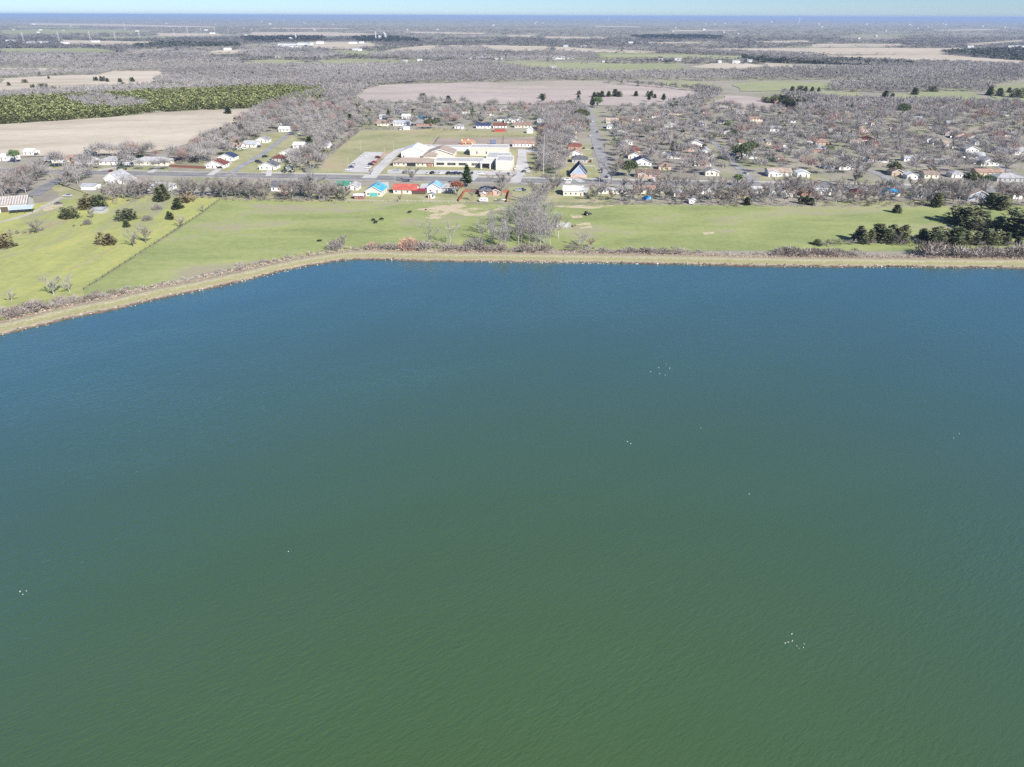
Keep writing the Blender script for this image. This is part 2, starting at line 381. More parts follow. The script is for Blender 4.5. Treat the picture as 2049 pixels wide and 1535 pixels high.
# the road is straight: fit a line through the traced points
xs = np.array([p.x for p in rp]); ys = np.array([p.y for p in rp])
ka, kb = np.polyfit(xs, ys, 1)
def road_pt(x, off=0.0):
    t = Vector((1, ka, 0)).normalized(); n_ = Vector((-t.y, t.x, 0))
    return Vector((x, ka * x + kb, 0)) + n_ * off
def rstrip(name, x0, x1, off, w, mat, z):
    a = road_pt(x0, off); b = road_pt(x1, off)
    return strip(name, [a, b], w, mat, z, world=True)
RW = 16.0
rstrip('main_road', -1200, 1200, 0, RW, m_asphalt, 0.11)
rstrip('road_shoulder', -1200, 1200, -RW / 2 - 1.2, 2.4, m_gravel, 0.075)
rstrip('road_shoulder', -1200, 1200, RW / 2 + 1.2, 2.4, m_gravel, 0.076)
for off in (-0.25, 0.25): rstrip('centre_line', -1200, 1200, off, 0.14, m_yline, 0.116)
for off in (-RW / 2 + 0.6, RW / 2 - 0.6): rstrip('edge_line', -1200, 1200, off, 0.16, m_line, 0.117)
sw = MB()
a = road_pt(-190, RW / 2 + 4.6); b = road_pt(470, RW / 2 + 4.6); nn = Vector((-ka, 1, 0)).normalized()
for q0, q1 in ((a, b),):
    c0, c1, c2, c3 = q0 - nn * .75, q1 - nn * .75, q1 + nn * .75, q0 + nn * .75
    for z0 in (0.0,):
        V = [(c.x, c.y, zz) for zz in (0.0, 0.15) for c in (c0, c1, c2, c3)]
        bb = len(sw.v); sw.v += V
        for q in ((4, 5, 6, 7), (0, 1, 5, 4), (2, 3, 7, 6), (1, 2, 6, 5), (3, 0, 4, 7)): sw.f.append(tuple(bb + i for i in q)); sw.m.append(0)
structure('pavement', sw.mesh('pavement', m_conc))

STREETS = [
 ('side_street', [(1214, 364), (1213, 340), (1205, 315), (1195, 290), (1187, 255), (1180, 230), (1172, 212)], 9.0, m_street),
 ('side_street', [(455, 352), (480, 335), (508, 318), (530, 305), (552, 288), (580, 268), (606, 252), (640, 240)], 6, m_street),
 ('side_street', [(606, 252), (640, 248), (672, 246), (700, 246)], 5.5, m_street),
 ('side_street', [(66, 392), (95, 372), (125, 357), (150, 345)], 9, m_asphalt),
 ('side_street', [(1512, 366), (1492, 350), (1470, 328), (1448, 305), (1432, 288), (1418, 272), (1400, 252), (1385, 238)], 6.5, m_street),
 ('side_street', [(1805, 372), (1768, 353), (1730, 338), (1690, 318), (1650, 298), (1610, 278), (1570, 260), (1530, 244)], 6.5, m_street),
 ('side_street', [(2110, 382), (2049, 356), (1985, 328), (1930, 305), (1860, 280), (1790, 262), (1720, 246)], 6.5, m_street),
 ('side_street', [(1187, 253), (1290, 257), (1420, 263), (1560, 268), (1700, 273), (1860, 281), (2049, 290)], 6, m_street),
 ('side_street', [(690, 240), (860, 241), (1000, 243), (1100, 246), (1186, 249)], 5.5, m_street),
]
for i, (nm, pts, w, m) in enumerate(STREETS):
    strip(nm, pts, w, m, 0.12 + 0.006 * i)
# school parking, drives
sheet('parking_lot', [(687, 344), (703, 326), (730, 304), (768, 305), (752, 322), (740, 338), (735, 346)], m_conc, 0.135)
strip('school_drive', [(738, 357), (752, 343), (770, 326), (785, 310), (799, 300), (812, 296)], [11, 9, 8, 8, 7, 6], m_conc, 0.141)
sheet('parking_lot', [(776, 340), (870, 341), (985, 342), (1048, 343), (1052, 352), (1000, 351), (880, 349), (774, 348)], m_conc, 0.147)
sheet('school_drive', [(1030, 344), (1036, 315), (1036, 299), (1078, 299), (1078, 304), (1053, 305), (1054, 320), (1062, 346)], m_conc, 0.153)
for (x0, y0, x1, y1, w) in ((196, 342, 262, 330, 5), (420, 351, 440, 338, 5), (537, 353, 540, 341, 4), (1165, 365, 1150, 356, 5), (1136, 368, 1140, 358, 4), (1160, 392, 1172, 376, 6),
                            (1306, 365, 1304, 356, 6), (1578, 366, 1580, 357, 6), (940, 362, 950, 350, 7), (1030, 366, 1036, 350, 8), (1190, 332, 1168, 332, 3), (1187, 318, 1166, 318, 3),
                            (1182, 300, 1165, 300, 3), (300, 346, 320, 334, 5), (770, 365, 772, 380, 5), (850, 368, 845, 384, 5)):
    strip('driveway', [(x0, y0), (x1, y1)], w, m_conc, 0.163 + 0.002 * (len(bpy.data.objects) % 11))
# stop line and arrow where the side street meets the road
strip('stop_line', [(464, 345.5), (473, 347)], 0.6, m_line, 0.20)
strip('stop_line', [(1199, 358), (1228, 359)], 0.6, m_line, 0.20)

# ------------------------------------------------------------------ reservoir and levee
WZ = 0.2
SH = [(-700, 820), (-300, 738), (0, 672), (72, 655), (144, 637), (246, 616), (332, 596), (400, 583), (498, 561), (556, 547), (615, 534), (673, 524), (722, 520), (800, 522), (920, 524), (1044, 526), (1300, 529), (1549, 534), (1800, 536), (2049, 538), (2300, 540), (2900, 545)]
sp = [G(x, y, WZ) for x, y in SH]
def resample(P, step):
    out = []
    for i in range(len(P) - 1):
        p0 = P[max(0, i - 1)]; p1 = P[i]; p2 = P[i + 1]; p3 = P[min(len(P) - 1, i + 2)]
        k = max(1, int((p2 - p1).length / step))
        for j in range(k):
            t = j / k
            out.append(0.5 * ((2 * p1) + (p2 - p0) * t + (2 * p0 - 5 * p1 + 4 * p2 - p3) * t * t + (3 * p1 - p0 - 3 * p2 + p3) * t ** 3))
    out.append(P[-1]); return out
SL = resample(sp, 3.0)
SN = []
for i in range(len(SL)):
    a = SL[max(0, i - 4)]; b = SL[min(len(SL) - 1, i + 4)]
    t = (b - a); t.z = 0; t.normalize(); SN.append(Vector((-t.y, t.x, 0)))
def shore(i, off, z=0.0):
    p = SL[i] + SN[i] * off; return Vector((p.x, p.y, z))
PROF = [(-4, -1.0), (-0.3, 0.05), (0.6, 0.4), (1.6, 0.75), (3.0, 1.05), (5.0, 1.4), (6.2, 1.55), (8.0, 1.6), (9.5, 1.55), (11.5, 1.15), (13.5, 0.72), (16.0, 0.3), (19.0, -0.15)]
lv = []; lf = []; la = []
r = random.Random(3)
for i in range(len(SL)):
    for k, (o, z) in enumerate(PROF):
        j = r.uniform(-0.35, 0.35) if 0 < k < 4 else r.uniform(-0.1, 0.1)
        if 0 < k < 5: j += (0.75 * math.sin(i * .13) + .5 * math.sin(i * .41 + 1) + .35 * math.sin(i * .9)) * (1 - k / 6)
        p = shore(i, o + j); lv.append((p.x, p.y, z + r.uniform(-0.08, 0.08))); la.append(o)
K = len(PROF)
for i in range(len(SL) - 1):
    for k in range(K - 1):
        lf.append((i * K + k, (i + 1) * K + k, (i + 1) * K + k + 1, i * K + k + 1))
me = bpy.data.meshes.new('levee'); me.from_pydata(lv, [], lf); me.update()
at = me.attributes.new('across', 'FLOAT', 'POINT'); at.data.foreach_set('value', la)
me.polygons.foreach_set('use_smooth', [True] * len(lf))
m, n, l, b = nodes('levee_grass')
at = n.new('ShaderNodeAttribute'); at.attribute_name = 'across'
v = coords(n, l); nz = noise(n, l, v, 0.16, 5, 0.7); nz2 = noise(n, l, v, 0.9, 3, 0.7)
pos = math_(n, l, 'ADD', at.outputs['Fac'], math_(n, l, 'ADD', math_(n, l, 'MULTIPLY', math_(n, l, 'SUBTRACT', nz, 0.5), 3.4), math_(n, l, 'MULTIPLY', math_(n, l, 'SUBTRACT', nz2, 0.5), 1.4)))
c = ramp(n, l, math_(n, l, 'DIVIDE', pos, 18.0), [
    (0.0, (0.075, 0.06, 0.045)), (0.05, (0.15, 0.12, 0.085)), (0.10, (0.31, 0.26, 0.195)), (0.16, (0.27, 0.255, 0.13)), (0.28, (0.285, 0.275, 0.13)),
    (0.36, (0.40, 0.36, 0.24)), (0.40, (0.33, 0.30, 0.17)), (0.45, (0.40, 0.36, 0.25)), (0.50, (0.31, 0.30, 0.155)), (0.60, (0.36, 0.31, 0.20)), (0.70, (0.43, 0.34, 0.25)), (0.85, (0.38, 0.285, 0.22)), (1.0, (0.28, 0.25, 0.13))])
l.new(mix(n, l, c, ramp(n, l, nz2, [(0.3, (0.9, 0.9, 0.95)), (0.7, (1.38, 1.36, 1.42))]), 1.0, 'MULTIPLY'), b.inputs['Base Color'])
b.inputs['Roughness'].default_value = 0.95; b.inputs['Specular IOR Level'].default_value = 0.1
me.materials.append(m)
structure('levee', me)

# water
m, n, l, b = nodes('reservoir_water')
v1 = coords(n, l, (0.30, 1.0, 1), R(34)); v2 = coords(n, l, (0.42, 1.0, 1), R(24)); v4 = coords(n, l, (0.5, 1.0, 1), R(42))
w1 = noise(n, l, v1, 1.5, 2, 0.5, 0.5); w2 = noise(n, l, v2, 2.8, 2, 0.55, 0.4); w3 = noise(n, l, v4, 0.3, 2, 0.5, 0.3)
gust = noise(n, l, coords(n, l, (0.55, 1, 1), R(30)), 0.014, 4, 0.6, 0.6)
hgt = math_(n, l, 'ADD', math_(n, l, 'MULTIPLY', w1, 0.8), math_(n, l, 'ADD', math_(n, l, 'MULTIPLY', w2, 0.34), math_(n, l, 'MULTIPLY', w3, 0.5)))
bp = n.new('ShaderNodeBump'); bp.inputs['Distance'].default_value = 0.15
l.new(ramp(n, l, gust, [(0.32, (0.12,) * 3), (0.68, (1.0,) * 3)]), bp.inputs['Strength'])
l.new(hgt, bp.inputs['Height'])
silt = noise(n, l, coords(n, l, (0.4, 1, 1), R(12)), 0.007, 5, 0.6, 0.6)
turbid = n.new('ShaderNodeBsdfDiffuse'); l.new(bp.outputs[0], turbid.inputs['Normal'])
l.new(ramp(n, l, silt, [(0.35, (0.056, 0.106, 0.042)), (0.65, (0.062, 0.114, 0.049))]), turbid.inputs['Color'])
shine = n.new('ShaderNodeBsdfGlossy'); shine.inputs['Roughness'].default_value = 0.16; shine.inputs['Color'].default_value = (0.74, 0.98, 1.0, 1); l.new(bp.outputs[0], shine.inputs['Normal'])
lw = n.new('ShaderNodeLayerWeight'); lw.inputs['Blend'].default_value = 0.5; l.new(bp.outputs[0], lw.inputs['Normal'])
mx = n.new('ShaderNodeMixShader'); l.new(math_(n, l, 'ADD', math_(n, l, 'POWER', lw.outputs['Facing'], 1.82), 0.005), mx.inputs[0])    # rippled water mirrors more towards grazing
l.new(turbid.outputs[0], mx.inputs[1]); l.new(shine.outputs[0], mx.inputs[2]); n.remove(b)
l.new(mx.outputs[0], n['Material Output'].inputs['Surface'])
wp = [(p.x, p.y, WZ) for p in [shore(i, 3.0) for i in range(0, len(SL), 2)]]
x0, x1 = wp[0][0], wp[-1][0]
wp += [(x1, -500, WZ), (x0, -500, WZ)]
me = bpy.data.meshes.new('water'); me.from_pydata(wp[::-1], [], [tuple(range(len(wp)))]); me.materials.append(m); me.update()
if me.polygons[0].normal.z < 0: me.flip_normals()
structure('water', me)
# ------------------------------------------------------------------ houses
RC = {'brown': (0.27, 0.20, 0.165), 'grey': (0.36, 0.36, 0.365), 'dark': (0.13, 0.135, 0.15), 'red': (0.50, 0.13, 0.10), 'rust': (0.35, 0.235, 0.185), 'white': (0.74, 0.74, 0.73),
      'blue': (0.10, 0.42, 0.62), 'navy': (0.045, 0.06, 0.12), 'tan': (0.42, 0.33, 0.27), 'green': (0.05, 0.30, 0.20), 'maroon': (0.20, 0.075, 0.065), 'pale blue': (0.25, 0.48, 0.68), 'pale grey': (0.47, 0.48, 0.50)}
WC = {'white': (0.76, 0.76, 0.74), 'cream': (0.72, 0.67, 0.56), 'tan': (0.55, 0.44, 0.34), 'brick': (0.42, 0.24, 0.18), 'grey': (0.42, 0.42, 0.42), 'yellow': (0.66, 0.60, 0.30), 'pink brick': (0.55, 0.38, 0.32), 'red': (0.42, 0.08, 0.06), 'blue grey': (0.38, 0.45, 0.55)}
def roofm(c):
    if c in ('red', 'blue', 'pale blue', 'green', 'white', 'pale grey'): return paint('roof_metal_' + c.replace(' ', '_'), RC[c], 0.5, 0.2, 0.3, 0.3)
    return paint('roof_shingle_' + c, RC[c], 0.9, 0.28, 0.4, 0.15, rand=0.25)
def wallm(c): return paint('siding_' + c.replace(' ', '_'), WC[c], 0.8, 0.12, 0.35, 0.2, rand=0.1)
m_glass = paint('window_glass', (0.03, 0.035, 0.045), 0.12, 0.1, 1, 0.5)
m_trim = paint('white_trim', (0.74, 0.73, 0.70)); m_door = paint('house_door', (0.25, 0.13, 0.08)); m_shade = paint('dark_wood', (0.10, 0.075, 0.055))
m_chim = paint('chimney_brick', (0.36, 0.2, 0.15)); m_garage = paint('garage_door', (0.66, 0.64, 0.6))

def _win():
    mb = MB(); mb.box(-0.62, 0.62, -0.06, 0.02, 0, 1.3, 0); mb.box(-0.52, 0.52, -0.075, -0.05, 0.08, 0.62, 1); mb.box(-0.52, 0.52, -0.075, -0.05, 0.68, 1.22, 1)
    return mb.mesh('window', m_trim, m_glass)
WIN = _win()
def _door():
    mb = MB(); mb.box(-0.6, 0.6, -0.05, 0.02, 0, 2.15, 0); mb.box(-0.48, 0.48, -0.08, -0.04, 0.03, 2.05, 1); return mb.mesh('door', m_trim, m_door)
DOOR = _door()
def _gar():
    mb = MB(); mb.box(-2.5, 2.5, -0.05, 0.02, 0, 2.3, 0)
    for k in range(4): mb.box(-2.4, 2.4, -0.085, -0.045, 0.06 + k * 0.55, 0.56 + k * 0.55, 1)
    return mb.mesh('garage_door', m_trim, m_garage)
GAR = _gar()
_chm = MB(); _chm.box(-0.4, 0.4, -0.3, 0.3, -1.2, 1.1); _chm.box(-0.46, 0.46, -0.36, 0.36, 1.1, 1.25); CHIM = _chm.mesh('chimney', m_chim)
_vt = MB(); _vt.tube((0, 0, -.4), (0, 0, .5), .12, .12, 6); _vt.tube((0, 0, .5), (0, 0, .62), .2, .2, 6); VENT = _vt.mesh('roof_vent', paint('vent_metal', (.4, .4, .41), .5, .1))

def gable_wall(w, d, h, rise, axis, y0=0.0):
    mb = MB()
    if axis == 'y':   # ridge runs away from the front
        mb.extrude([(-w / 2, 0), (w / 2, 0), (w / 2, h), (0, h + rise), (-w / 2, h)], y0, y0 + d, 'y')
    else:
        mb.extrude([(y0, 0), (y0 + d, 0), (y0 + d, h), (y0 + d / 2, h + rise), (y0, h)], -w / 2, w / 2, 'x')
    return mb
def gable_roof(w, d, h, rise, axis, y0=0.0, ov=0.5, t=0.2, mb=None, mi=0):
    mb = mb or MB(); lift = 0.06
    if axis == 'y':
        s = rise / (w / 2); e = w / 2 + ov; z = h - ov * s + lift
        mb.extrude([(-e, z), (0, h + rise + lift), (e, z), (e, z + t), (0, h + rise + lift + t), (-e, z + t)], y0 - ov, y0 + d + ov, 'y', mi)
    else:
        s = rise / (d / 2); e = d / 2 + ov; z = h - ov * s + lift; c = y0 + d / 2
        mb.extrude([(c - e, z), (c, h + rise + lift), (c + e, z), (c + e, z + t), (c, h + rise + lift + t), (c - e, z + t)], -w / 2 - ov, w / 2 + ov, 'x', mi)
    return mb
def hip_roof(w, d, h, rise, y0=0.0, ov=0.55, mb=None):
    mb = mb or MB(); z0 = h + 0.02; z1 = z0 + 0.22; x = w / 2 + ov; a = y0 - ov; c = y0 + d + ov; cy_ = y0 + d / 2
    if w >= d: k = max(0.3, w / 2 - d / 2); r1, r2 = (-k, cy_, z1 + rise), (k, cy_, z1 + rise)
    else: k = d / 2 - w / 2; r1, r2 = (0, cy_ - k, z1 + rise), (0, cy_ + k, z1 + rise)
    b0 = len(mb.v)
    mb.v += [(-x, a, z0), (x, a, z0), (x, c, z0), (-x, c, z0), (-x, a, z1), (x, a, z1), (x, c, z1), (-x, c, z1), r1, r2]
    fs = [(3, 2, 1, 0), (0, 1, 5, 4), (1, 2, 6, 5), (2, 3, 7, 6), (3, 0, 4, 7)]
    fs += [(4, 5, 9, 8), (5, 6, 9), (6, 7, 8, 9), (7, 4, 8)] if w >= d else [(4, 5, 8), (5, 6, 9, 8), (6, 7, 9), (7, 4, 8, 9)]
    for f in fs: mb.f.append(tuple(b0 + i for i in f)); mb.m.append(0)
    return mb
FOOT = []      # footprints (centre x, y, radius) that trees keep clear of
NHOUSE = [0]
def house(px, py, wpx, dep, kind, roofc, wallc, where, h=2.8, pitch=0.42, rz=None, label=None, cat='house', name='house', detail=2, wm=None, rm=None, group=None, garage=False, chimney=None):
    p = G(px, py); w = wpx * mpp(p); NHOUSE[0] += 1
    r = random.Random(NHOUSE[0] * 13)
    rz = GA if rz is None else rz
    lab = label or '%s %s with a %s %s roof %s' % (wallc, name.replace('_', ' '), roofc, {'g': 'gable', 'e': 'gable', 'h': 'hip', 'f': 'flat'}[kind], where)
    root = empty(name, p, rz, lab, cat, group or 'houses of the town')
    wm = wm or wallm(wallc); rm = rm or roofm(roofc)
    if kind in 'ge':
        ax = 'y' if kind == 'g' else 'x'; rise = (w if kind == 'g' else dep) / 2 * pitch
        put('wall', gable_wall(w, dep, h, rise, ax).mesh('wall', wm), root)
        rf = put('roof', gable_roof(w, dep, h, rise, ax).mesh('roof', rm), root)
        if kind == 'g' and detail > 1:   # rake boards on the gable
            t = MB()
            s = rise / (w / 2); e = w / 2 + 0.5
            for sg in (-1, 1):
                t.extrude([(sg * e, h - 0.5 * s - 0.12), (0, h + rise - 0.12), (0, h + rise + 0.22), (sg * e, h - 0.5 * s + 0.22)][::sg], -0.62, -0.505, 'y')
            put('rake_board', t.mesh('rake_board', m_trim), rf)
        rtop = h + rise
    elif kind == 'h':
        rise = min(w, dep) / 2 * pitch
        mb = MB(); mb.box(-w / 2, w / 2, 0, dep, 0, h); put('wall', mb.mesh('wall', wm), root)
        rf = put('roof', hip_roof(w, dep, h, rise).mesh('roof', rm), root); rtop = h + rise
    else:
        mb = MB(); mb.box(-w / 2, w / 2, 0, dep, 0, h); put('wall', mb.mesh('wall', wm), root)
        mb = MB(); mb.box(-w / 2 - .2, w / 2 + .2, -.2, dep + .2, h, h + 0.3); rf = put('roof', mb.mesh('roof', rm), root); rtop = h
    if detail > 0 and w > 3.5:
        k = max(2, min(6, int(w / 3.2))); xs_ = [-w / 2 + w * (i + 0.5) / k for i in range(k)]; di = r.randrange(k)
        gi = (0 if r.random() < .5 else k - 1) if garage and w > 10 else -1
        for i, x in enumerate(xs_):
            if i == gi: put('garage_door', GAR, root, (max(-w / 2 + 2.7, min(w / 2 - 2.7, x)), 0, 0.05)); continue
            if gi >= 0 and abs(x - xs_[gi]) < 3.4: continue
            if i == di: put('door', DOOR, root, (x, 0, 0.1))
            else: put('window', WIN, root, (x, 0, 0.85))
        for sy in (0.3, 0.7):
            put('window', WIN, root, (w / 2, dep * sy, 0.85), (0, 0, R(90)))
        if detail > 1 and (chimney if chimney is not None else r.random() < 0.3):
            put('chimney', CHIM, rf, (r.uniform(-.25, .25) * w, dep * .5 + (0.6 if kind != 'g' else 0), rtop))
        if detail > 1:
            put('roof_vent', VENT, rf, (w * .15 if kind == 'g' else w * .2, dep * .42 if kind != 'g' else dep * .6, h + (rtop - h) * .72))
    c = p + GU * dep / 2; FOOT.append((c.x, c.y, max(w, dep) * 0.5))
    return root, w

S = 'south'
backs = 'backing onto the green pasture'
faces = 'facing the main road'
# south side of the main road, from the meadow to the cedar clump
r_, w_ = house(748, 393, 33, 15, 'g', 'blue', 'cream', '', 3.4, 0.55, label='cream house with a bright blue metal gable roof beside the pasture fence', garage=False)
mb = MB(); mb.box(-2.6, 2.6, -0.14, -0.08, 0, 2.4); put('garage_door', mb.mesh('garage_door', paint('teal_paint', (0.12, 0.42, 0.40))), r_)
house(718, 399, 19, 4.5, 'e', 'white', 'red', '', 2.4, 0.3, label='dark red garden shed with a white roof next to the blue-roofed house', cat='shed', name='shed', wm=paint('siding_maroon', (0.28, 0.11, 0.10)), detail=1)
house(810, 388, 46, 10, 'e', 'red', 'cream', '', 2.8, 0.5, label='long cream house with a bright red metal roof and a carport')
r_, w_ = house(838, 389, 26, 6, 'f', 'red', 'tan', '', 2.3, label='open carport with a dark red roof attached beside the red-roofed house', cat='carport', name='carport', rm=paint('crimson_metal', (0.38, 0.03, 0.06), 0.5), wm=m_shade, detail=0)
house(868, 386, 27, 11, 'g', 'pale blue', 'white', '', 3.6, 0.55, label='white gabled house with a pale blue metal roof across the road from the school')
house(893, 384, 34, 9, 'h', 'grey', 'grey', '', 2.6, 0.4, label='low grey hip-roofed house adjoining the pale blue roof')
house(863, 397, 12, 4, 'g', 'grey', 'white', '', 2.3, 0.5, label='small white garden shed behind the pale-blue-roofed house', cat='shed', name='shed', detail=1)
house(972, 391, 26, 11, 'h', 'dark', 'brick', '', 2.8, 0.5, label='brick house with a dark hip roof inside the red wooden fence')
house(991, 391, 20, 8, 'g', 'brown', 'pink brick', '', 2.6, 0.4, label='pink brick annex with a brown gable roof inside the red wooden fence')
house(966, 395, 9, 3, 'g', 'white', 'tan', '', 2.2, 0.5, label='little tan shed with a white roof inside the red wooden fence', cat='shed', name='shed', detail=0)
house(685, 379, 26, 9, 'e', 'green', 'white', '', 2.6, 0.45, label='white house with a dark green metal roof among bare trees')
house(705, 381, 22, 9, 'g', 'grey', 'white', '', 2.6, 0.45, label='white house with a grey roof adjoining the green-roofed house')
house(568, 383, 52, 11, 'e', 'dark', 'white', '', 3.0, 0.5, label='white house with a charcoal roof standing alone below the main road')
house(1147, 392, 40, 13, 'e', 'white', 'cream', '', 3.2, 0.3, label='cream square house with a white roof and a gravel drive beside the pasture')
house(1225, 388, 58, 6, 'e', 'pale grey', 'white', '', 2.6, 0.25, label='long white mobile home under a big bare tree', cat='mobile home', name='mobile_home')
house(1290, 388, 42, 9, 'e', 'rust', 'cream', '', 2.8, 0.4, label='cream house with a rusty roof behind the blue tarp')
house(1357, 393, 17, 8, 'h', 'grey', 'white', backs, 2.6, .4)
house(1415, 388, 33, 9, 'h', 'pale grey', 'white', backs, 2.8, .45)
house(1385, 408, 13, 3.5, 'g', 'white', 'white', '', 2.3, .3, label='plain white garden shed at the pasture edge', cat='shed', name='shed', detail=0)
house(1481, 396, 26, 8, 'e', 'tan', 'yellow', backs, 2.6, .35)
house(1447, 396, 15, 7, 'h', 'brown', 'tan', backs, 2.6, .4)
house(1520, 387, 31, 7, 'e', 'white', 'white', backs, 2.6, .3)
house(1545, 391, 12, 6, 'g', 'grey', 'white', backs, 3.6, .5)
house(1578, 394, 31, 9, 'g', 'navy', 'white', backs, 3.2, .5)
house(1613, 392, 20, 7, 'e', 'rust', 'brick', backs, 2.6, .4)
house(1646, 390, 32, 7, 'e', 'white', 'white', backs, 2.5, .3)
house(1722, 396, 27, 10, 'h', 'maroon', 'tan', backs, 2.8, .55)
r_, w_ = house(1786, 393, 26, 9, 'h', 'pale blue', 'white', '', 2.6, .4, label='white house with blue tarpaulin over its roof among bare trees', rm=paint('blue_tarp', (0.05, 0.30, 0.55), 0.4, 0.4, 0.5))
house(1845, 396, 18, 7, 'g', 'white', 'white', backs, 2.8, .4); house(1875, 395, 20, 8, 'h', 'pale grey', 'white', backs, 2.8, .4)
house(1958, 402, 44, 10, 'g', 'tan', 'blue grey', '', 3.2, .45, label='pale blue-grey house with a tan gable roof beside the dark cedars')
house(2040, 398, 26, 9, 'e', 'brown', 'white', backs, 2.8, .4)
house(1690, 386, 24, 8, 'e', 'grey', 'white', backs, 2.6, .4)
house(1330, 386, 20, 8, 'e', 'brown', 'grey', backs, 2.6, .4)
# north side of the main road
house(1297, 356, 45, 11, 'e', 'brown', 'pink brick', '', 2.8, .4, label='pink brick house with a brown roof and white garage door facing the main road', garage=True, chimney=True)
house(1283, 356.2, 13, 8, 'g', 'brown', 'pink brick', 'with a low gable facing the main road', 2.8, .35)
house(1560, 353, 46, 11, 'e', 'tan', 'white', '', 3.0, .35, label='long white house with a tan roof at the street corner', garage=True)
house(1548, 354, 21, 9, 'g', 'white', 'white', '', 3.0, .35, label='white gabled wing of the long tan-roofed corner house', detail=1)
house(1607, 355, 24, 9, 'g', 'white', 'white', '', 3.0, .3, label='plain white metal workshop beside the long corner house', cat='workshop', name='workshop', detail=1)
house(1825, 359, 21, 8, 'g', 'white', 'white', '', 2.8, .4, label='small white workshop standing on a yellow-green lawn', cat='workshop', name='workshop', detail=1)
house(1863, 357, 27, 9, 'e', 'tan', 'cream', faces, 2.8, .4)
house(1795, 352, 22, 9, 'g', 'brown', 'tan', faces, 2.8, .45)
house(1690, 340, 22, 9, 'g', 'brown', 'white', faces, 2.8, .4)
house(1980, 352, 52, 9, 'e', 'rust', 'tan', faces, 2.8, .3)
house(2020, 364, 50, 11, 'h', 'grey', 'grey', faces, 2.8, .4)
house(1915, 356, 22, 9, 'h', 'grey', 'white', faces, 2.8, .4)
house(1425, 352, 27, 9, 'g', 'grey', 'cream', faces, 2.8, .4)
house(1410, 333, 25, 10, 'h', 'brown', 'white', faces, 2.8, .45)
r_, w_ = house(1158, 355, 32, 16, 'g', 'navy', 'blue grey', '', 2.4, 1.1, label='pale blue chalet with a brick base and steep navy gable roof at the street corner')
mb = MB(); mb.box(-w_ / 2 - .05, w_ / 2 + .05, -.14, -.09, 0, 2.3); put('brick_base', mb.mesh('brick_base', wallm('pink brick')), r_)
# along the straight side street
ss = 'lining the straight side street'
for a in ((1160, 326, 31, 11, 'h', 'dark', 'grey'), (1152, 314, 27, 11, 'g', 'rust', 'white'), (1150, 299, 26, 11, 'h', 'maroon', 'brick'), (1146, 290, 21, 10, 'g', 'brown', 'white'), (1140, 282, 26, 11, 'h', 'pale grey', 'white'),
          (1144, 268, 20, 10, 'g', 'brown', 'cream'), (1140, 248, 22, 11, 'h', 'dark', 'tan'), (1135, 234, 22, 10, 'h', 'rust', 'pink brick'), (1105, 224, 22, 11, 'h', 'brown', 'cream'),
          (1285, 332, 36, 13, 'g', 'navy', 'white'), (1270, 318, 26, 11, 'g', 'brown', 'white'), (1266, 308, 28, 12, 'h', 'maroon', 'tan'), (1253, 290, 24, 12, 'g', 'tan', 'white'), (1242, 270, 26, 12, 'g', 'grey', 'white'),
          (1230, 247, 34, 10, 'e', 'tan', 'cream'), (1276, 228, 22, 10, 'h', 'rust', 'white'), (1225, 258, 22, 11, 'h', 'grey', 'white'), (1128, 258, 20, 10, 'h', 'brown', 'tan')):
    house(*a, ss, detail=2 if a[1] > 280 else 1)
# behind the school
bs = 'beyond the school playing field'
for a in ((803, 252, 32, 10, 'e', 'pale grey', 'white'), (766, 252, 22, 10, 'e', 'rust', 'cream'), (848, 252, 30, 11, 'e', 'grey', 'brick'), (854, 241, 20, 10, 'h', 'navy', 'white'), (903, 242, 26, 10, 'e', 'maroon', 'tan'),
          (918, 258, 17, 9, 'h', 'grey', 'white'), (967, 257, 28, 10, 'e', 'navy', 'white'), (1000, 257, 26, 9, 'e', 'maroon', 'white'), (1046, 256, 33, 10, 'e', 'rust', 'cream'), (1085, 258, 22, 9, 'e', 'dark', 'brick'),
          (1020, 246, 22, 9, 'g', 'grey', 'white'), (1002, 243, 14, 9, 'h', 'dark', 'white'), (1040, 245, 12, 8, 'g', 'white', 'white'), (1086, 246, 22, 10, 'h', 'pale grey', 'white'), (812, 238, 16, 9, 'e', 'white', 'white'),
          (795, 228, 14, 9, 'g', 'grey', 'white'), (768, 238, 17, 9, 'e', 'grey', 'white'), (930, 228, 18, 9, 'h', 'tan', 'white'), (1010, 222, 20, 11, 'h', 'grey', 'tan'), (717, 214, 22, 9, 'e', 'rust', 'cream'),
          (975, 232, 15, 9, 'h', 'brown', 'white'), (1105, 238, 20, 10, 'h', 'brown', 'pink brick'), (880, 222, 16, 9, 'h', 'grey', 'white'), (1060, 222, 16, 9, 'h', 'brown', 'tan')):
    house(*a, bs, detail=1)
house(842, 241, 9, 6, 'e', 'blue', 'white', '', 2.8, .5, label='small house under a vivid blue tarpaulin roof beyond the school field', detail=0)
house(813, 260, 12, 4, 'e', 'white', 'white', '', 2.4, .3, label='white shed against the school field hedge', cat='shed', name='shed', detail=0)
house(1000, 264, 22, 6, 'e', 'rust', 'red', '', 2.4, .3, label='dark red shed with a rusty roof at the school field boundary', cat='shed', name='shed', detail=0)
house(1060, 267, 12, 5, 'g', 'white', 'white', '', 3.4, .9, label='white gambrel garden barn at the school field boundary', cat='shed', name='shed', detail=0)
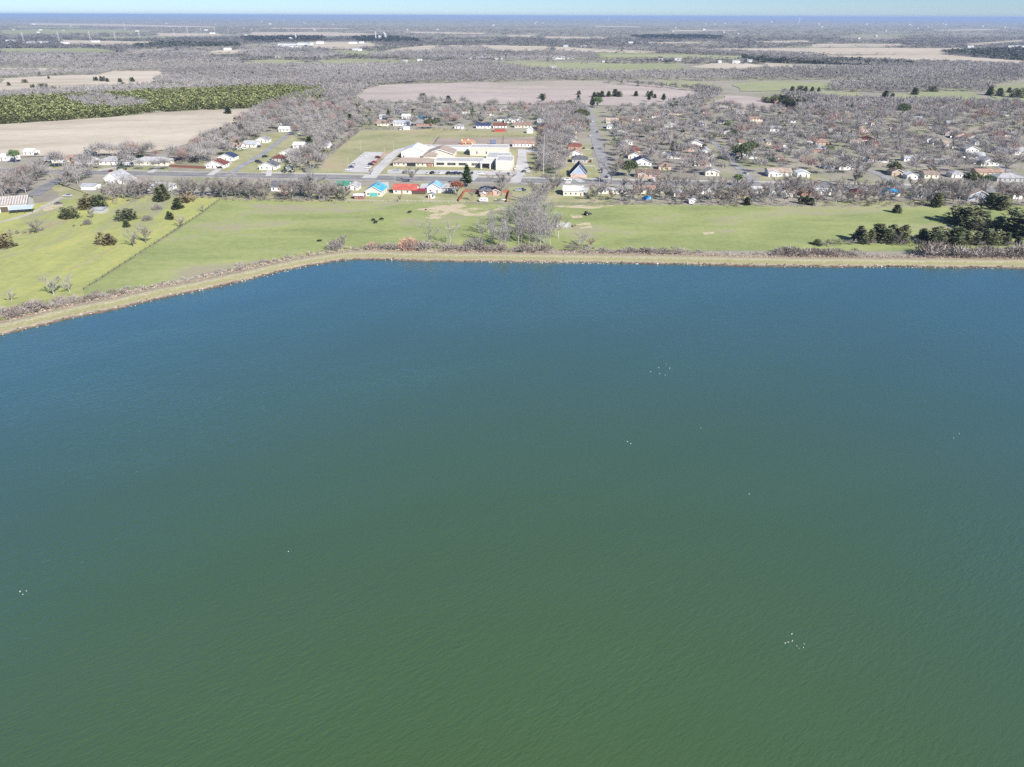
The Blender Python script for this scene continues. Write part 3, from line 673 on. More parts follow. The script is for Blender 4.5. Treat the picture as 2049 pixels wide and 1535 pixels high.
# the left-hand side street and the road beside the hay field
ls = 'along the street beside the hay field'
for a in ((430, 337, 36, 11, 'g', 'maroon', 'white'), (452, 322, 30, 11, 'g', 'navy', 'white'), (474, 299, 18, 9, 'e', 'tan', 'white'), (500, 295, 26, 10, 'e', 'pale grey', 'white'), (524, 286, 23, 10, 'g', 'grey', 'white'),
          (535, 340, 33, 11, 'g', 'dark', 'white'), (556, 324, 24, 10, 'h', 'maroon', 'grey'), (572, 313, 23, 10, 'g', 'grey', 'white'), (600, 297, 28, 9, 'e', 'white', 'white'), (646, 296, 26, 10, 'e', 'pale grey', 'white'),
          (568, 264, 21, 9, 'e', 'white', 'white'), (574, 250, 26, 10, 'g', 'pale grey', 'white'), (640, 262, 26, 9, 'e', 'grey', 'white'), (610, 240, 22, 9, 'e', 'grey', 'grey'), (670, 236, 18, 9, 'e', 'rust', 'cream'), (690, 252, 26, 8, 'e', 'pale grey', 'white')):
    house(*a, ls)
house(578, 342, 15, 4, 'g', 'white', 'white', '', 2.4, .3, label='white metal shed beside a gabled house near the main road', cat='shed', name='shed', detail=0)
lf_ = 'between the hay field and the main road'
for a in ((12, 322, 26, 10, 'e', 'white', 'white'), (57, 311, 20, 9, 'e', 'white', 'white'), (107, 326, 37, 9, 'e', 'grey', 'white'), (137, 325, 22, 10, 'e', 'rust', 'pink brick'), (168, 329, 38, 10, 'e', 'grey', 'white'),
          (228, 330, 62, 12, 'h', 'grey', 'white'), (302, 331, 70, 12, 'h', 'grey', 'cream'), (175, 316, 20, 8, 'e', 'pale grey', 'grey')):
    house(*a, lf_, garage=True)
house(226, 369, 30, 14, 'g', 'grey', 'white', '', 4.2, .7, label='tall white farmhouse with a grey gable roof')
house(246, 369, 32, 9, 'e', 'grey', 'white', '', 3.0, .6, label='grey-roofed wing of the tall white farmhouse')
house(176, 380, 28, 8, 'e', 'pale grey', 'white', '', 2.6, .2, label='open white carport beside the farmhouse', cat='carport', name='carport', detail=0)
house(316, 381, 52, 9, 'h', 'grey', 'white', '', 2.6, .4, label='low white house with a grey hip roof hidden by bare trees')
house(196, 427, 22, 6, 'e', 'pale grey', 'grey', '', 2.2, .15, label='small grey farm shed beside two cedars in the meadow', cat='shed', name='shed', detail=0)
house(1557, 209, 12, 8, 'g', 'tan', 'brick', '', 3.0, .5, label='brown brick barn beside dark cedars at the edge of the reddish field', cat='barn', name='barn', detail=0)
# the tree-filled blocks on the right
tb = 'in the tree-filled blocks beyond the main road'
for a in ((1388, 294, 34, 11, 'g', 'pale grey', 'white'), (1383, 303, 38, 11, 'h', 'maroon', 'pink brick'), (1412, 312, 32, 12, 'g', 'pale grey', 'white'), (1412, 322, 24, 11, 'g', 'brown', 'white'), (1460, 269, 22, 11, 'g', 'navy', 'white'), (1472, 274, 26, 11, 'h', 'rust', 'tan'),
          (1483, 292, 24, 12, 'h', 'rust', 'white'), (1500, 318, 27, 9, 'e', 'white', 'white'), (1405, 229, 18, 10, 'g', 'pale grey', 'white'), (1395, 252, 26, 10, 'h', 'grey', 'white'), (1478, 232, 20, 9, 'e', 'white', 'white'), (1510, 243, 30, 9, 'e', 'rust', 'cream'),
          (1525, 254, 24, 9, 'e', 'rust', 'pink brick'), (1552, 263, 22, 9, 'e', 'grey', 'white'), (1308, 252, 28, 10, 'h', 'rust', 'cream'), (1270, 242, 22, 10, 'e', 'tan', 'white'), (1316, 236, 24, 9, 'h', 'rust', 'white'), (1350, 230, 26, 9, 'h', 'maroon', 'tan'),
          (1578, 304, 20, 9, 'e', 'white', 'white'), (1620, 292, 9, 4, 'e', 'white', 'white'), (1645, 291, 26, 12, 'h', 'rust', 'tan'), (1640, 305, 34, 13, 'h', 'grey', 'brick'), (1668, 263, 22, 11, 'h', 'rust', 'white'), (1690, 268, 32, 12, 'h', 'tan', 'cream'), (1705, 279, 24, 12, 'h', 'dark', 'cream'),
          (1735, 265, 28, 10, 'e', 'tan', 'white'), (1738, 286, 26, 12, 'h', 'maroon', 'white'), (1712, 288, 22, 8, 'e', 'tan', 'cream'), (1750, 294, 22, 11, 'h', 'maroon', 'brick'), (1742, 248, 22, 10, 'h', 'grey', 'white'), (1755, 252, 24, 10, 'h', 'rust', 'white'), (1831, 243, 28, 9, 'e', 'pale grey', 'white'),
          (1742, 312, 26, 12, 'h', 'grey', 'grey'), (1757, 325, 40, 9, 'e', 'brown', 'white'), (1818, 323, 18, 7, 'e', 'pale grey', 'white'), (1902, 271, 22, 11, 'g', 'rust', 'cream'), (1925, 278, 28, 12, 'g', 'brown', 'pink brick'), (1948, 283, 28, 12, 'g', 'rust', 'cream'),
          (1965, 290, 28, 12, 'g', 'pale grey', 'white'), (1908, 294, 40, 9, 'e', 'tan', 'cream'), (1945, 305, 26, 11, 'g', 'grey', 'white'), (1952, 318, 34, 9, 'e', 'pale grey', 'white'), (1980, 332, 34, 12, 'g', 'pale grey', 'white'), (2008, 308, 30, 12, 'e', 'pale grey', 'white'), (2040, 310, 30, 11, 'e', 'pale grey', 'white'),
          (1880, 262, 14, 10, 'g', 'grey', 'white'), (1862, 285, 16, 10, 'g', 'grey', 'white'), (1873, 290, 14, 8, 'e', 'grey', 'white'), (2022, 273, 20, 9, 'e', 'pale grey', 'white'), (1905, 252, 20, 9, 'e', 'grey', 'white'), (1800, 265, 18, 9, 'h', 'brown', 'tan'), (1925, 227, 16, 9, 'e', 'tan', 'white'), (1880, 215, 20, 9, 'h', 'rust', 'tan'),
          (2010, 232, 16, 9, 'h', 'pale grey', 'white'), (2020, 218, 12, 8, 'e', 'tan', 'cream'), (1622, 242, 18, 9, 'g', 'grey', 'tan'), (1580, 246, 22, 9, 'h', 'grey', 'white'), (1560, 322, 22, 10, 'h', 'brown', 'cream'), (1460, 318, 22, 10, 'h', 'grey', 'white'), (1350, 275, 24, 10, 'h', 'brown', 'tan'), (1348, 318, 26, 10, 'h', 'grey', 'white'),
          (1330, 340, 24, 10, 'h', 'brown', 'tan'), (1530, 290, 24, 10, 'h', 'grey', 'tan'), (1445, 248, 20, 9, 'h', 'grey', 'white'), (1340, 256, 22, 9, 'h', 'grey', 'white'), (1660, 338, 22, 9, 'h', 'brown', 'white'), (1880, 328, 26, 10, 'h', 'grey', 'grey'), (1700, 226, 18, 9, 'h', 'grey', 'tan')):
    house(*a, tb, detail=2 if a[1] > 300 else 1)

# ------------------------------------------------------------------ the barn
p = G(28, 424); root = empty('barn', p, R(20), 'old barn with a white and rust striped metal roof and open lean-to', 'barn')
mw = paint('weathered_white_boards', (0.66, 0.63, 0.6), 0.9, 0.2, 0.4)
W, D, H = 15.0, 17.0, 4.4
put('wall', gable_wall(W, D, H, 3.2, 'x').mesh('wall', mw), root)
rf = put('roof', gable_roof(W, D, H, 3.2, 'x').mesh('roof', paint('rusty_sheet', (0.36, 0.30, 0.27), .7, .25, .3)), root)
mwt = paint('white_sheet', (0.52, 0.5, 0.48), .6, .15)
for k in range(11):   # pale sheets laid on the rusty ones
    x = -W / 2 + 0.7 + k * 1.4; s = 3.2 / (D / 2)
    mb = MB(); y0, y1 = -0.4, D / 2 - 0.3
    zf = lambda y: H + s * y + 0.29
    mb.v += [(x, y0, zf(y0)), (x + .62, y0, zf(y0)), (x + .62, y1, zf(y1)), (x, y1, zf(y1)), (x, y0, zf(y0) + .05), (x + .62, y0, zf(y0) + .05), (x + .62, y1, zf(y1) + .05), (x, y1, zf(y1) + .05)]
    for q in ((4, 5, 6, 7), (0, 1, 5, 4), (1, 2, 6, 5), (2, 3, 7, 6), (3, 0, 4, 7)): mb.f.append(q); mb.m.append(0)
    put('roof_sheet', mb.mesh('roof_sheet', mwt), rf)
mb = MB(); mb.extrude([(-6.5, 2.5), (-0.1, 3.5), (-0.1, 3.7), (-6.5, 2.7)], -1, W / 2 + 4, 'x'); put('lean_to_roof', mb.mesh('lean_to_roof', paint('pale_blue_sheet', (0.50, 0.58, 0.62), .45, .1)), root)
for x in (-0.6, 3, 7, 11):
    mb = MB(); mb.box(x - .12, x + .12, -6.3, -6.06, 0, 2.5); put('post', mb.mesh('post', m_shade), root)
mb = MB(); mb.box(-2, 2, -.1, .03, 0, 3.3); put('barn_door', mb.mesh('barn_door', m_shade), root, (-4.5, 0, 0))
FOOT.append((p.x, p.y + 6, 13))
# ------------------------------------------------------------------ the school
m_cream = paint('cream_brick', (0.62, 0.58, 0.50), 0.85, 0.06, 0.5); m_flat = paint('flat_roof_membrane', (0.50, 0.495, 0.48), 0.85, 0.16, 0.25)
m_brown = paint('roof_shingle_tan_brown', (0.37, 0.30, 0.25), 0.9, 0.12, 0.4); m_wmetal = paint('white_metal_panel', (0.70, 0.70, 0.69), 0.5, 0.04)
m_unit = paint('roof_unit_grey', (0.35, 0.35, 0.36), 0.6, 0.1)
ROOT = G(905, 335)
sch = empty('school', ROOT, GA, 'cream brick school with flat grey roofs, tan gables and rows of tall windows', 'school')
RI = sch.matrix_basis.inverted()
sch_inv = (Matrix.Translation(ROOT) @ Matrix.Rotation(GA, 4, 'Z')).inverted()
def L(px, py): return sch_inv @ G(px, py)
def span(x0, x1, py):
    a = L(x0, py); b = L(x1, py); return a.x, b.x, (a.y + b.y) / 2
def flat_wing(x0, x1, py, dep, h, par=0.35, wm=m_cream):
    xa, xb, y = span(x0, x1, py)
    mb = MB(); mb.box(xa, xb, y, y + dep, 0, h); w = put('wall', mb.mesh('wall', wm), sch)
    mb = MB(); t = 0.3
    mb.box(xa + t, xb - t, y + t, y + dep - t, h + 0.004, h + 0.1, 0)
    for (a, b, c, d) in ((xa - .05, xb + .05, y - .05, y + t), (xa - .05, xb + .05, y + dep - t, y + dep + .05), (xa - .05, xa + t, y + t, y + dep - t), (xb - t, xb + .05, y + t, y + dep - t)):
        mb.box(a, b, c, d, h + 0.003, h + par, 1)
    rf = put('roof', mb.mesh('roof', m_flat, m_trim), sch)
    return xa, xb, y, rf, h
def unit(rf, x, y, z, s=1.0):
    mb = MB(); mb.box(-1 * s, 1 * s, -.8 * s, .8 * s, 0, .9 * s); mb.box(-.7 * s, .7 * s, -.5 * s, .5 * s, .9 * s, 1.1 * s); put('roof_unit', mb.mesh('roof_unit', m_unit), rf, (x, y, z))
_tw = MB(); _tw.box(-.6, .6, -.08, .02, 0, 2.1, 0)
for q in (0, 1): _tw.box(-.5 + q * .52, -.02 + q * .52, -.1, -.07, .1, 2.0, 1)
TALL = _tw.mesh('window', m_trim, m_glass)
# front classroom wing
xa, xb, y, rf, h = flat_wing(868, 966, 334, 17, 4.0)
for (g0, g1, k) in ((873, 889, 6), (895, 912, 6), (918, 934, 6), (944, 959, 5)):
    a, b, _ = span(g0, g1, 334)
    for i in range(k): put('window', TALL, sch, (a + (b - a) * (i + .5) / k, y, 1.1))
rr = random.Random(8)
for i in range(13): unit(rf, xa + (xb - xa) * (i + .5) / 13, y + rr.choice((4, 8, 12)), h + .1, rr.uniform(.35, .6))
# brown-roofed front wing on the left
xa2, xb2, y2 = span(786, 866.5, 333); d2 = 13
mb = MB(); mb.box(xa2, xb2, y2, y2 + d2, 0, 2.9); put('wall', mb.mesh('wall', m_cream), sch)
o = put('roof', hip_roof(xb2 - xa2, d2, 2.9, 2.6, 0, 0.9).mesh('roof', m_brown), sch, ((xa2 + xb2) / 2, y2, 0))
a, b, _ = span(814, 832, 333); mb = MB(); mb.box(a, b, y2 - .06, y2 + .02, 0.1, 2.6); put('entrance', mb.mesh('entrance', m_glass), sch)
for px_ in (790, 797, 808, 837, 846, 855): put('window', WIN, sch, (L(px_, 333).x, y2, .9))
a, b, _ = span(856, 866, 333); mb = MB(); mb.box(a, b, y2 - .5, y2 - .02, 0, 2.4); put('entrance_screen', mb.mesh('entrance_screen', m_chim), sch)
# white metal gym
xa3, xb3, y3 = span(803, 850, 317)
w3 = xb3 - xa3
put('gym_wall', gable_wall(w3, 24, 5.2, 3.6, 'y').mesh('wall', m_wmetal), sch, ((xa3 + xb3) / 2, y3, 0))
put('gym_roof', gable_roof(w3, 24, 5.2, 3.6, 'y', 0, .3).mesh('roof', m_wmetal), sch, ((xa3 + xb3) / 2, y3, 0))
mb = MB(); mb.box(-.7, .7, -.06, .02, 0, 2.2); put('door', mb.mesh('door', m_door), sch, (xa3 + 1.8, y3, 0)); put('door', mb.mesh('door', m_door), sch, (xb3 - 3.2, y3, 0))
# tan gabled hall behind
xa4, xb4, y4 = span(852, 907, 317); w4 = xb4 - xa4
put('hall_wall', gable_wall(w4, 22, 3.6, 3.6, 'y').mesh('wall', m_cream), sch, ((xa4 + xb4) / 2, y4, 0))
hr = put('hall_roof', gable_roof(w4, 22, 3.6, 3.6, 'y', 0, .6).mesh('roof', m_brown), sch, ((xa4 + xb4) / 2, y4, 0))
t = MB(); e = w4 / 2 + .6; s = 3.6 / (w4 / 2)
for sg in (-1, 1): t.extrude([(sg * e, 3.6 - .6 * s - .2), (0, 7.0), (0, 7.55), (sg * e, 3.6 - .6 * s + .35)][::sg], -.75, -.61, 'y')
put('rake_board', t.mesh('rake_board', m_trim), hr)
xa5, xb5, y5 = span(846, 872, 322); mb = hip_roof(xb5 - xa5, 12, 3.2, 2.2); put('link_roof', mb.mesh('roof', m_brown), sch, ((xa5 + xb5) / 2, y5 + 1.5, .4))
mb = MB(); mb.box(-(xb5 - xa5) / 2, (xb5 - xa5) / 2, 1.5, 13.5, 0, 3.6); put('link_wall', mb.mesh('wall', m_cream), sch, ((xa5 + xb5) / 2, y5, 0))
# back white flat wing
flat_wing(842, 938, 302, 10, 3.2, .25, m_wmetal)
# tall rear block and the roofs that step down to the front
xa, xb, y, rf, h = flat_wing(940, 1017, 312, 16, 6.6)
for i in range(7): unit(rf, xa + (xb - xa) * (i + .5) / 7, y + rr.uniform(3, 12), h + .1, rr.uniform(.4, .7))
put('window', TALL, sch, (xa + 6, y, 1.5)); put('window', TALL, sch, (xa + 14, y, 1.5))
xa, xb, y, rf, h = flat_wing(972.5, 1019, 327, 24, 4.4)
for i in range(8): unit(rf, xa + (xb - xa) * rr.uniform(.1, .9), y + rr.uniform(3, 20), h + .1, rr.uniform(.4, .7))
xa, xb, y, rf, h = flat_wing(992, 1025, 341, 22, 6.8, .4)
for i in range(3): unit(rf, xa + (xb - xa) * (.2 + .3 * i), y + rr.uniform(4, 16), h + .1, .7)
xa, xb, y, rf, h = flat_wing(966.5, 991.5, 331, 5, 4.1)
# entrance portico
xa, xb, y = span(963, 981, 338)
for x in (xa, xb):
    mb = MB(); mb.box(x - .5, x + .5, y, y + .9, 0, 4.2); put('column', mb.mesh('column', m_trim), sch)
mb = MB(); mb.box(xa - 1.2, xb + 1.2, y - .6, y + 7, 4.2, 4.8); put('canopy', mb.mesh('canopy', m_trim), sch)
mb = MB(); mb.box(xa + .8, xb - .8, y + 4.9, y + 5.0, .1, 3.6); put('entrance', mb.mesh('entrance', m_glass), sch)
for k in range(3):
    mb = MB(); mb.box(-.06, .06, y + 4.8, y + 4.88, .1, 3.6); put('mullion', mb.mesh('mullion', m_trim), sch, (xa + (xb - xa) * (k + 1) / 4, 0, 0))
p = G(905, 318); FOOT += [(G(x, y).x, G(x, y).y, 26) for x, y in ((830, 320), (890, 318), (950, 315), (1000, 322))]
# portable classroom
r_, w_ = house(1047, 294, 43, 9, 'e', 'rust', 'white', '', 3.0, .35, label='long white portable classroom with a reddish brown roof beside the playground', cat='classroom', name='portable_classroom')

# ------------------------------------------------------------------ playground
m_yel = paint('yellow_plastic', (0.68, 0.5, 0.2), .5, .1); m_pred = paint('red_plastic', (0.55, 0.15, 0.13), .5, .1); m_pblue = paint('blue_plastic', (0.04, 0.14, 0.36), .5, .1)
m_steel = paint('galvanised_steel', (0.45, 0.46, 0.47), .45, .1, metal=.4); m_border = paint('pale_mulch', (0.58, 0.44, 0.27))
def playset(px, py, k, mats, label, n):
    p = G(px, py); root = empty('play_structure', p, R(12), label, 'play set')
    r = random.Random(k)
    for i in range(n):
        x, y = (i - (n - 1) / 2) * 3.0, r.uniform(-1.5, 1.5)
        mb = MB()
        for sx in (-.8, .8):
            for sy in (-.8, .8): mb.tube((x + sx, y + sy, 0), (x + sx, y + sy, 3.0), .08, .08, 5)
        put('tower_frame', mb.mesh('tower_frame', mats[1]), root)
        mb = MB(); mb.box(x - .9, x + .9, y - .9, y + .9, 1.4, 1.52); put('deck', mb.mesh('deck', mats[0]), root)
        mb = hip_roof(1.7, 1.7, 3.0, 1.1, y - .85, .25); put('tower_roof', mb.mesh('tower_roof', mats[i % 2]), root, (x, 0, 0))
        mb = MB(); mb.extrude([(y - .9, 1.5), (y - 4.2, .15), (y - 4.2, .35), (y - .9, 1.75)], x - .45, x + .45, 'x'); put('slide', mb.mesh('slide', mats[(i + 1) % 2]), root)
    for i in range(n - 1):
        x = (i - (n - 1) / 2) * 3.0
        mb = MB(); mb.tube((x + .9, 0, 1.55), (x + 2.1, 0, 1.55), .25, .25, 6); put('bridge', mb.mesh('bridge', mats[i % 2]), root)
playset(934, 288, 1, (m_yel, m_pred), 'red and yellow play structure on the school playground', 4)
playset(987, 290, 2, (m_pblue, m_pblue), 'dark blue play structure behind the school', 2)
sheet('mulch_bed', [(917, 291), (926, 282), (944, 278), (953, 284), (948, 291), (935, 295)], m_border, 0.06)

# ------------------------------------------------------------------ fences
m_fence = paint('red_cedar_fence', (0.36, 0.13, 0.075), .85, .2, .8); m_bfence = paint('brown_fence', (0.22, 0.10, 0.075), .85, .2, .8); m_dfence = paint('dark_mesh_fence', (0.06, 0.06, 0.06), .8, .1)
def fence(name, pts, h, mat, label, cat='fence', seg=2.4, solid=True, rail=None, group=None):
    P = [G(*q) for q in pts]; root = empty(name, P[0], 0, label, cat, group)
    for a, b in zip(P, P[1:]):
        d = b - a; n_ = max(1, int(d.length / seg)); ang = math.atan2(d.y, d.x); sl = d.length / n_
        pm = MB()
        if solid:
            nb = 8
            for k in range(nb): pm.box(.06 + (sl - .12) * k / nb + .01, .06 + (sl - .12) * (k + 1) / nb - .01, -.02 + .012 * (k % 2), .02 + .012 * (k % 2), .05, h - .04 * (k % 3))
        else:
            for z in np.linspace(.3, h - .05, 4): pm.box(0, sl, -.012, .012, z - .012, z + .012)
            if rail: pm.box(0, sl, -.03, .03, h - .06, h)
        pme = pm.mesh('panel', mat); qm = MB(); qm.box(-.07, .07, -.07, .07, 0, h + .1); qme = qm.mesh('post', mat)
        for i in range(n_ + 1):
            q = a + d * (i / n_) - P[0]
            put('post', qme, root, q, (0, 0, ang))
            if i < n_: put('panel' if solid else 'wire', pme, root, q, (0, 0, ang))
fence('wooden_fence', [(918, 404), (931, 384), (958, 385)], 2.0, m_fence, 'tall reddish wooden fence around the yard with the boat')
fence('wooden_fence', [(1003, 386), (1019, 386), (1014, 405)], 2.0, m_fence, 'reddish wooden fence panel run beside the white parked boat')
fence('wooden_fence', [(340, 334.5), (410, 338)], 2.0, m_bfence, 'brown board fence along the main road by the hay field')
fence('wooden_fence', [(256, 372), (275, 373), (272, 379)], 2.0, m_bfence, 'brown board fence behind the tall white farmhouse')
fence('wire_fence', [(440, 399), (400, 430), (310, 488), (168, 580)], 1.3, m_dfence, 'wire fence with dark posts running between meadow and pasture', seg=5, solid=False)
fence('mesh_fence', [(866, 293), (879, 275), (1075, 273), (1078, 296)], 1.8, m_dfence, 'dark mesh fence around the school playground', seg=4, solid=False, rail=True)
fence('mesh_fence', [(1006, 293), (1008, 275)], 1.8, m_dfence, 'dark mesh fence dividing the school playground', seg=4, solid=False, rail=True)
fence('wire_fence', [(700, 403.5), (930, 406)], 1.2, paint('pale_post', (.55, .53, .5)), 'pale post and wire fence behind the blue and red roofed houses', seg=5, solid=False, rail=True)
fence('wire_fence', [(1105, 409), (1240, 409.5)], 1.3, m_dfence, 'low dark fence behind the white-roofed square house', seg=4, solid=False, rail=True)

# ------------------------------------------------------------------ vehicles
m_tyre = paint('tyre_rubber', (0.02, 0.02, 0.02), .9, .1); m_lamp = paint('lamp_lens', (0.7, 0.68, 0.62), .2)
_wh = MB(); _wh.tube((0, -.11, 0), (0, .11, 0), .34, .34, 10); _wh.tube((0, -.125, 0), (0, .125, 0), .19, .19, 8, 1); WHEEL = _wh.mesh('wheel', m_tyre, m_steel)
CC = {'white': (0.78, 0.78, 0.78), 'black': (0.015, 0.015, 0.018), 'dark grey': (0.09, 0.095, 0.10), 'red': (0.42, 0.02, 0.035), 'silver': (0.48, 0.5, 0.52), 'dark red': (0.2, 0.02, 0.03), 'dark blue': (0.03, 0.05, 0.13), 'tan': (0.4, 0.34, 0.26), 'orange red': (0.6, 0.09, 0.04)}
PROFS = {'sedan': ([(-2.3, .35), (2.3, .35), (2.32, .72), (1.3, .92), (-1.5, .98), (-2.3, .9)], [(-1.75, .95), (1.15, .9), (.35, 1.42), (-1.0, 1.45)]),
         'suv': ([(-2.35, .4), (2.35, .4), (2.38, .95), (1.3, 1.1), (-2.35, 1.15)], [(-2.3, 1.12), (1.25, 1.08), (.55, 1.75), (-2.0, 1.78)]),
         'pickup': ([(-2.8, .45), (2.7, .45), (2.72, 1.0), (1.4, 1.15), (-2.8, 1.15)], [(-.5, 1.12), (1.35, 1.1), (.7, 1.8), (-.35, 1.82)]),
         'van': ([(-2.7, .4), (2.6, .4), (2.65, 1.0), (2.1, 1.25), (-2.7, 1.25)], [(-2.68, 1.22), (2.05, 1.22), (1.4, 2.1), (-2.6, 2.15)])}
_cm = {}
def car(px, py, kind, col, rz, label, group=None, z=0.17, world=None):
    key = (kind, col)
    if key not in _cm:
        pm = paint('car_paint_' + col.replace(' ', '_'), CC[col], .3, .04, .5, .5)
        bprof, cprof = PROFS[kind]
        mb = MB(); mb.extrude(bprof, -.88, .88, 'y'); body = mb.mesh('body', pm)
        mb = MB(); mb.extrude(cprof, -.76, .76, 'y', 1); xs_ = [q[0] for q in cprof]; zt = max(q[1] for q in cprof)
        cab = mb.mesh('glazing', m_glass, m_glass)
        mb = MB(); x0_, x1_ = cprof[3][0], cprof[2][0]; mb.box(x0_ - .05, x1_ + .05, -.77, .77, zt - .04, zt + .05); roof = mb.mesh('car_roof', pm)
        hx = bprof[1][0]; mb = MB(); mb.box(hx - .05, hx + .06, -.14, .14, .6, .76); hl = mb.mesh('headlight', m_lamp)
        _cm[key] = (body, cab, roof, hl, hx)
    body, cab, roof, hl, hx = _cm[key]
    p = world if world is not None else G(px, py); p = Vector((p.x, p.y, z))
    root = empty({'suv': 'parked_suv', 'sedan': 'parked_car', 'pickup': 'pickup_truck', 'van': 'van'}[kind], p, rz, label, {'suv': 'car', 'sedan': 'car', 'pickup': 'truck', 'van': 'van'}[kind], group)
    put('body', body, root); put('windows', cab, root); put('car_roof', roof, root)
    for sy in (-.6, .6): put('headlight', hl, root, (0, sy, 0))
    for sx in (-1, 1):
        for sy in (-.8, .8): put('wheel', WHEEL, root, (sx * hx * .62, sy, .34))
    return root
g1 = 'cars in the school car parks'
E0 = GA; N0 = GA + R(90)
for a in ((757, 317, 'suv', 'dark red', E0, 'dark red estate car in the concrete school car park'), (749, 326, 'sedan', 'red', E0, 'bright red car in the concrete school car park'), (743, 331, 'suv', 'black', E0, 'black car between the red and white cars in the concrete car park'),
          (736, 337, 'sedan', 'white', E0, 'white car next to the black one in the concrete car park'), (697, 341.5, 'sedan', 'white', E0, 'white car at the drive end of the car park grass edge'), (703, 336, 'sedan', 'dark blue', E0, 'dark blue car at the grass edge of the car park'),
          (708, 331, 'sedan', 'silver', E0, 'silver car at the grass edge of the car park'), (727, 314, 'sedan', 'white', E0, 'white car parked alone at the far end of the car park'),
          (811, 347, 'suv', 'dark grey', N0 - .5, 'dark grey car under the bare tree before the school'), (817, 346.5, 'sedan', 'silver', N0 - .5, 'silver car under the bare tree before the school'), (857, 348, 'sedan', 'white', N0 - .5, 'white car in front of the school, first of a row of four'),
          (866, 348, 'suv', 'black', N0 - .5, 'black car in front of the school between white ones'), (874, 348, 'sedan', 'white', N0 - .5, 'white car in front of the school beside the black car'), (881, 348, 'sedan', 'white', N0 - .5, 'white car in front of the school ending the row of four'),
          (898, 348.5, 'suv', 'black', N0 - .5, 'black car in the row beside the tall pine'), (906, 348.5, 'sedan', 'dark grey', N0 - .5, 'dark grey car in the row beside the tall pine'), (913, 348.5, 'suv', 'dark blue', N0 - .5, 'dark blue car in the row beside the tall pine'),
          (921, 348.5, 'sedan', 'black', N0 - .5, 'low black car half behind the tall pine'), (945, 348, 'sedan', 'dark grey', N0, 'dark grey car behind the tall pine by the school'), (961, 349, 'sedan', 'white', E0 + .3, 'white car before the school portico'),
          (1018, 350, 'suv', 'silver', N0 + .7, 'silver car before the blank cream school wall'), (794, 342, 'sedan', 'silver', E0, 'silver car by the brown-roofed school wing'), (1031, 338, 'sedan', 'white', N0, 'white car beside the cream school block'),
          (1053, 341, 'pickup', 'silver', N0 - .6, 'silver pickup truck by the school drive'), (1060, 339, 'pickup', 'dark grey', N0 - .6, 'dark grey pickup truck by the school drive'), (1048, 345, 'sedan', 'dark grey', N0 - .6, 'dark grey car by the school drive')):
    car(*a, g1)
g2 = 'cars on the streets'
def lane(px, off):
    x = G(px, 366).x; return road_pt(x, off)
car(0, 0, 'pickup', 'white', E0 + math.pi, 'white pickup truck driving on the main road behind the square white-roofed house', g2, world=lane(1137, 3))
car(0, 0, 'suv', 'black', E0, 'black car driving on the main road by the rusty-roofed house', g2, world=lane(1302, 4))
car(0, 0, 'sedan', 'dark red', E0, 'dark red car driving on the main road behind the farmhouse', g2, world=road_pt(G(221, 345).x, 3))
for a in ((1045, 382, 'pickup', 'dark blue', E0, 'dark pickup truck parked on grass by the red fence'), (1037, 382.5, 'suv', 'silver', E0, 'silver car parked on grass by the red fence'),
          (1259, 299, 'pickup', 'dark blue', N0, 'dark blue pickup parked on the straight side street'), (1266, 312.5, 'suv', 'orange red', N0, 'orange-red car parked on the straight side street'), (1215, 356, 'suv', 'silver', N0 + .5, 'silver car waiting at the side street junction'),
          (1203, 341, 'suv', 'black', N0, 'black car parked at the kerb by the navy chalet'), (1203, 346, 'sedan', 'dark grey', N0, 'dark grey car parked at the kerb by the navy chalet'), (1186, 298, 'sedan', 'black', N0, 'black car at the kerb of the straight side street'),
          (1181, 273, 'sedan', 'white', N0, 'white car at the kerb of the straight side street'), (1195, 265, 'sedan', 'dark grey', N0, 'dark grey car at the kerb of the straight side street'), (1186, 244, 'suv', 'white', N0, 'white car far up the straight side street'),
          (91, 327, 'suv', 'black', E0, 'black car before the white house at the hay field'), (98, 327, 'suv', 'black', E0, 'black car beside another black car at the hay field'), (136, 394, 'pickup', 'silver', E0, 'silver pickup truck on the farm track'),
          (117, 409, 'sedan', 'dark grey', E0 + .4, 'old dark car on the meadow grass'), (531, 315, 'suv', 'black', N0 - .7, 'black car on the street beside the hay field'), (520, 327, 'sedan', 'dark grey', E0, 'dark grey car by the maroon-roofed house'),
          (441, 337, 'sedan', 'black', E0, 'black car beside the white gable near the brown fence'), (517, 325, 'suv', 'black', E0, 'black car by the maroon-roofed house'), (1168, 391, 'suv', 'dark grey', E0, 'dark grey car in the drive of the square white-roofed house'),
          (1738, 383, 'suv', 'white', E0, 'white car by the maroon-roofed house'), (1745, 383.5, 'sedan', 'white', E0, 'white low car by the maroon-roofed house'), (1780, 370, 'suv', 'black', E0, 'black car turning at the right-hand junction of the main road'),
          (1692, 294, 'sedan', 'black', E0 + .4, 'black car in the tree-filled blocks'), (1410, 292, 'sedan', 'black', E0, 'black car near a grey gable in the tree-filled blocks'), (1491, 348, 'sedan', 'silver', N0 + .6, 'silver car leaving a side street'),
          (842, 388, 'sedan', 'white', E0, 'white car under the dark red carport'), (600, 268, 'suv', 'white', N0, 'white car up the street beside the hay field'), (596, 272, 'pickup', 'white', N0, 'white pickup up the street beside the hay field')):
    car(*a, g2, z=0.09)
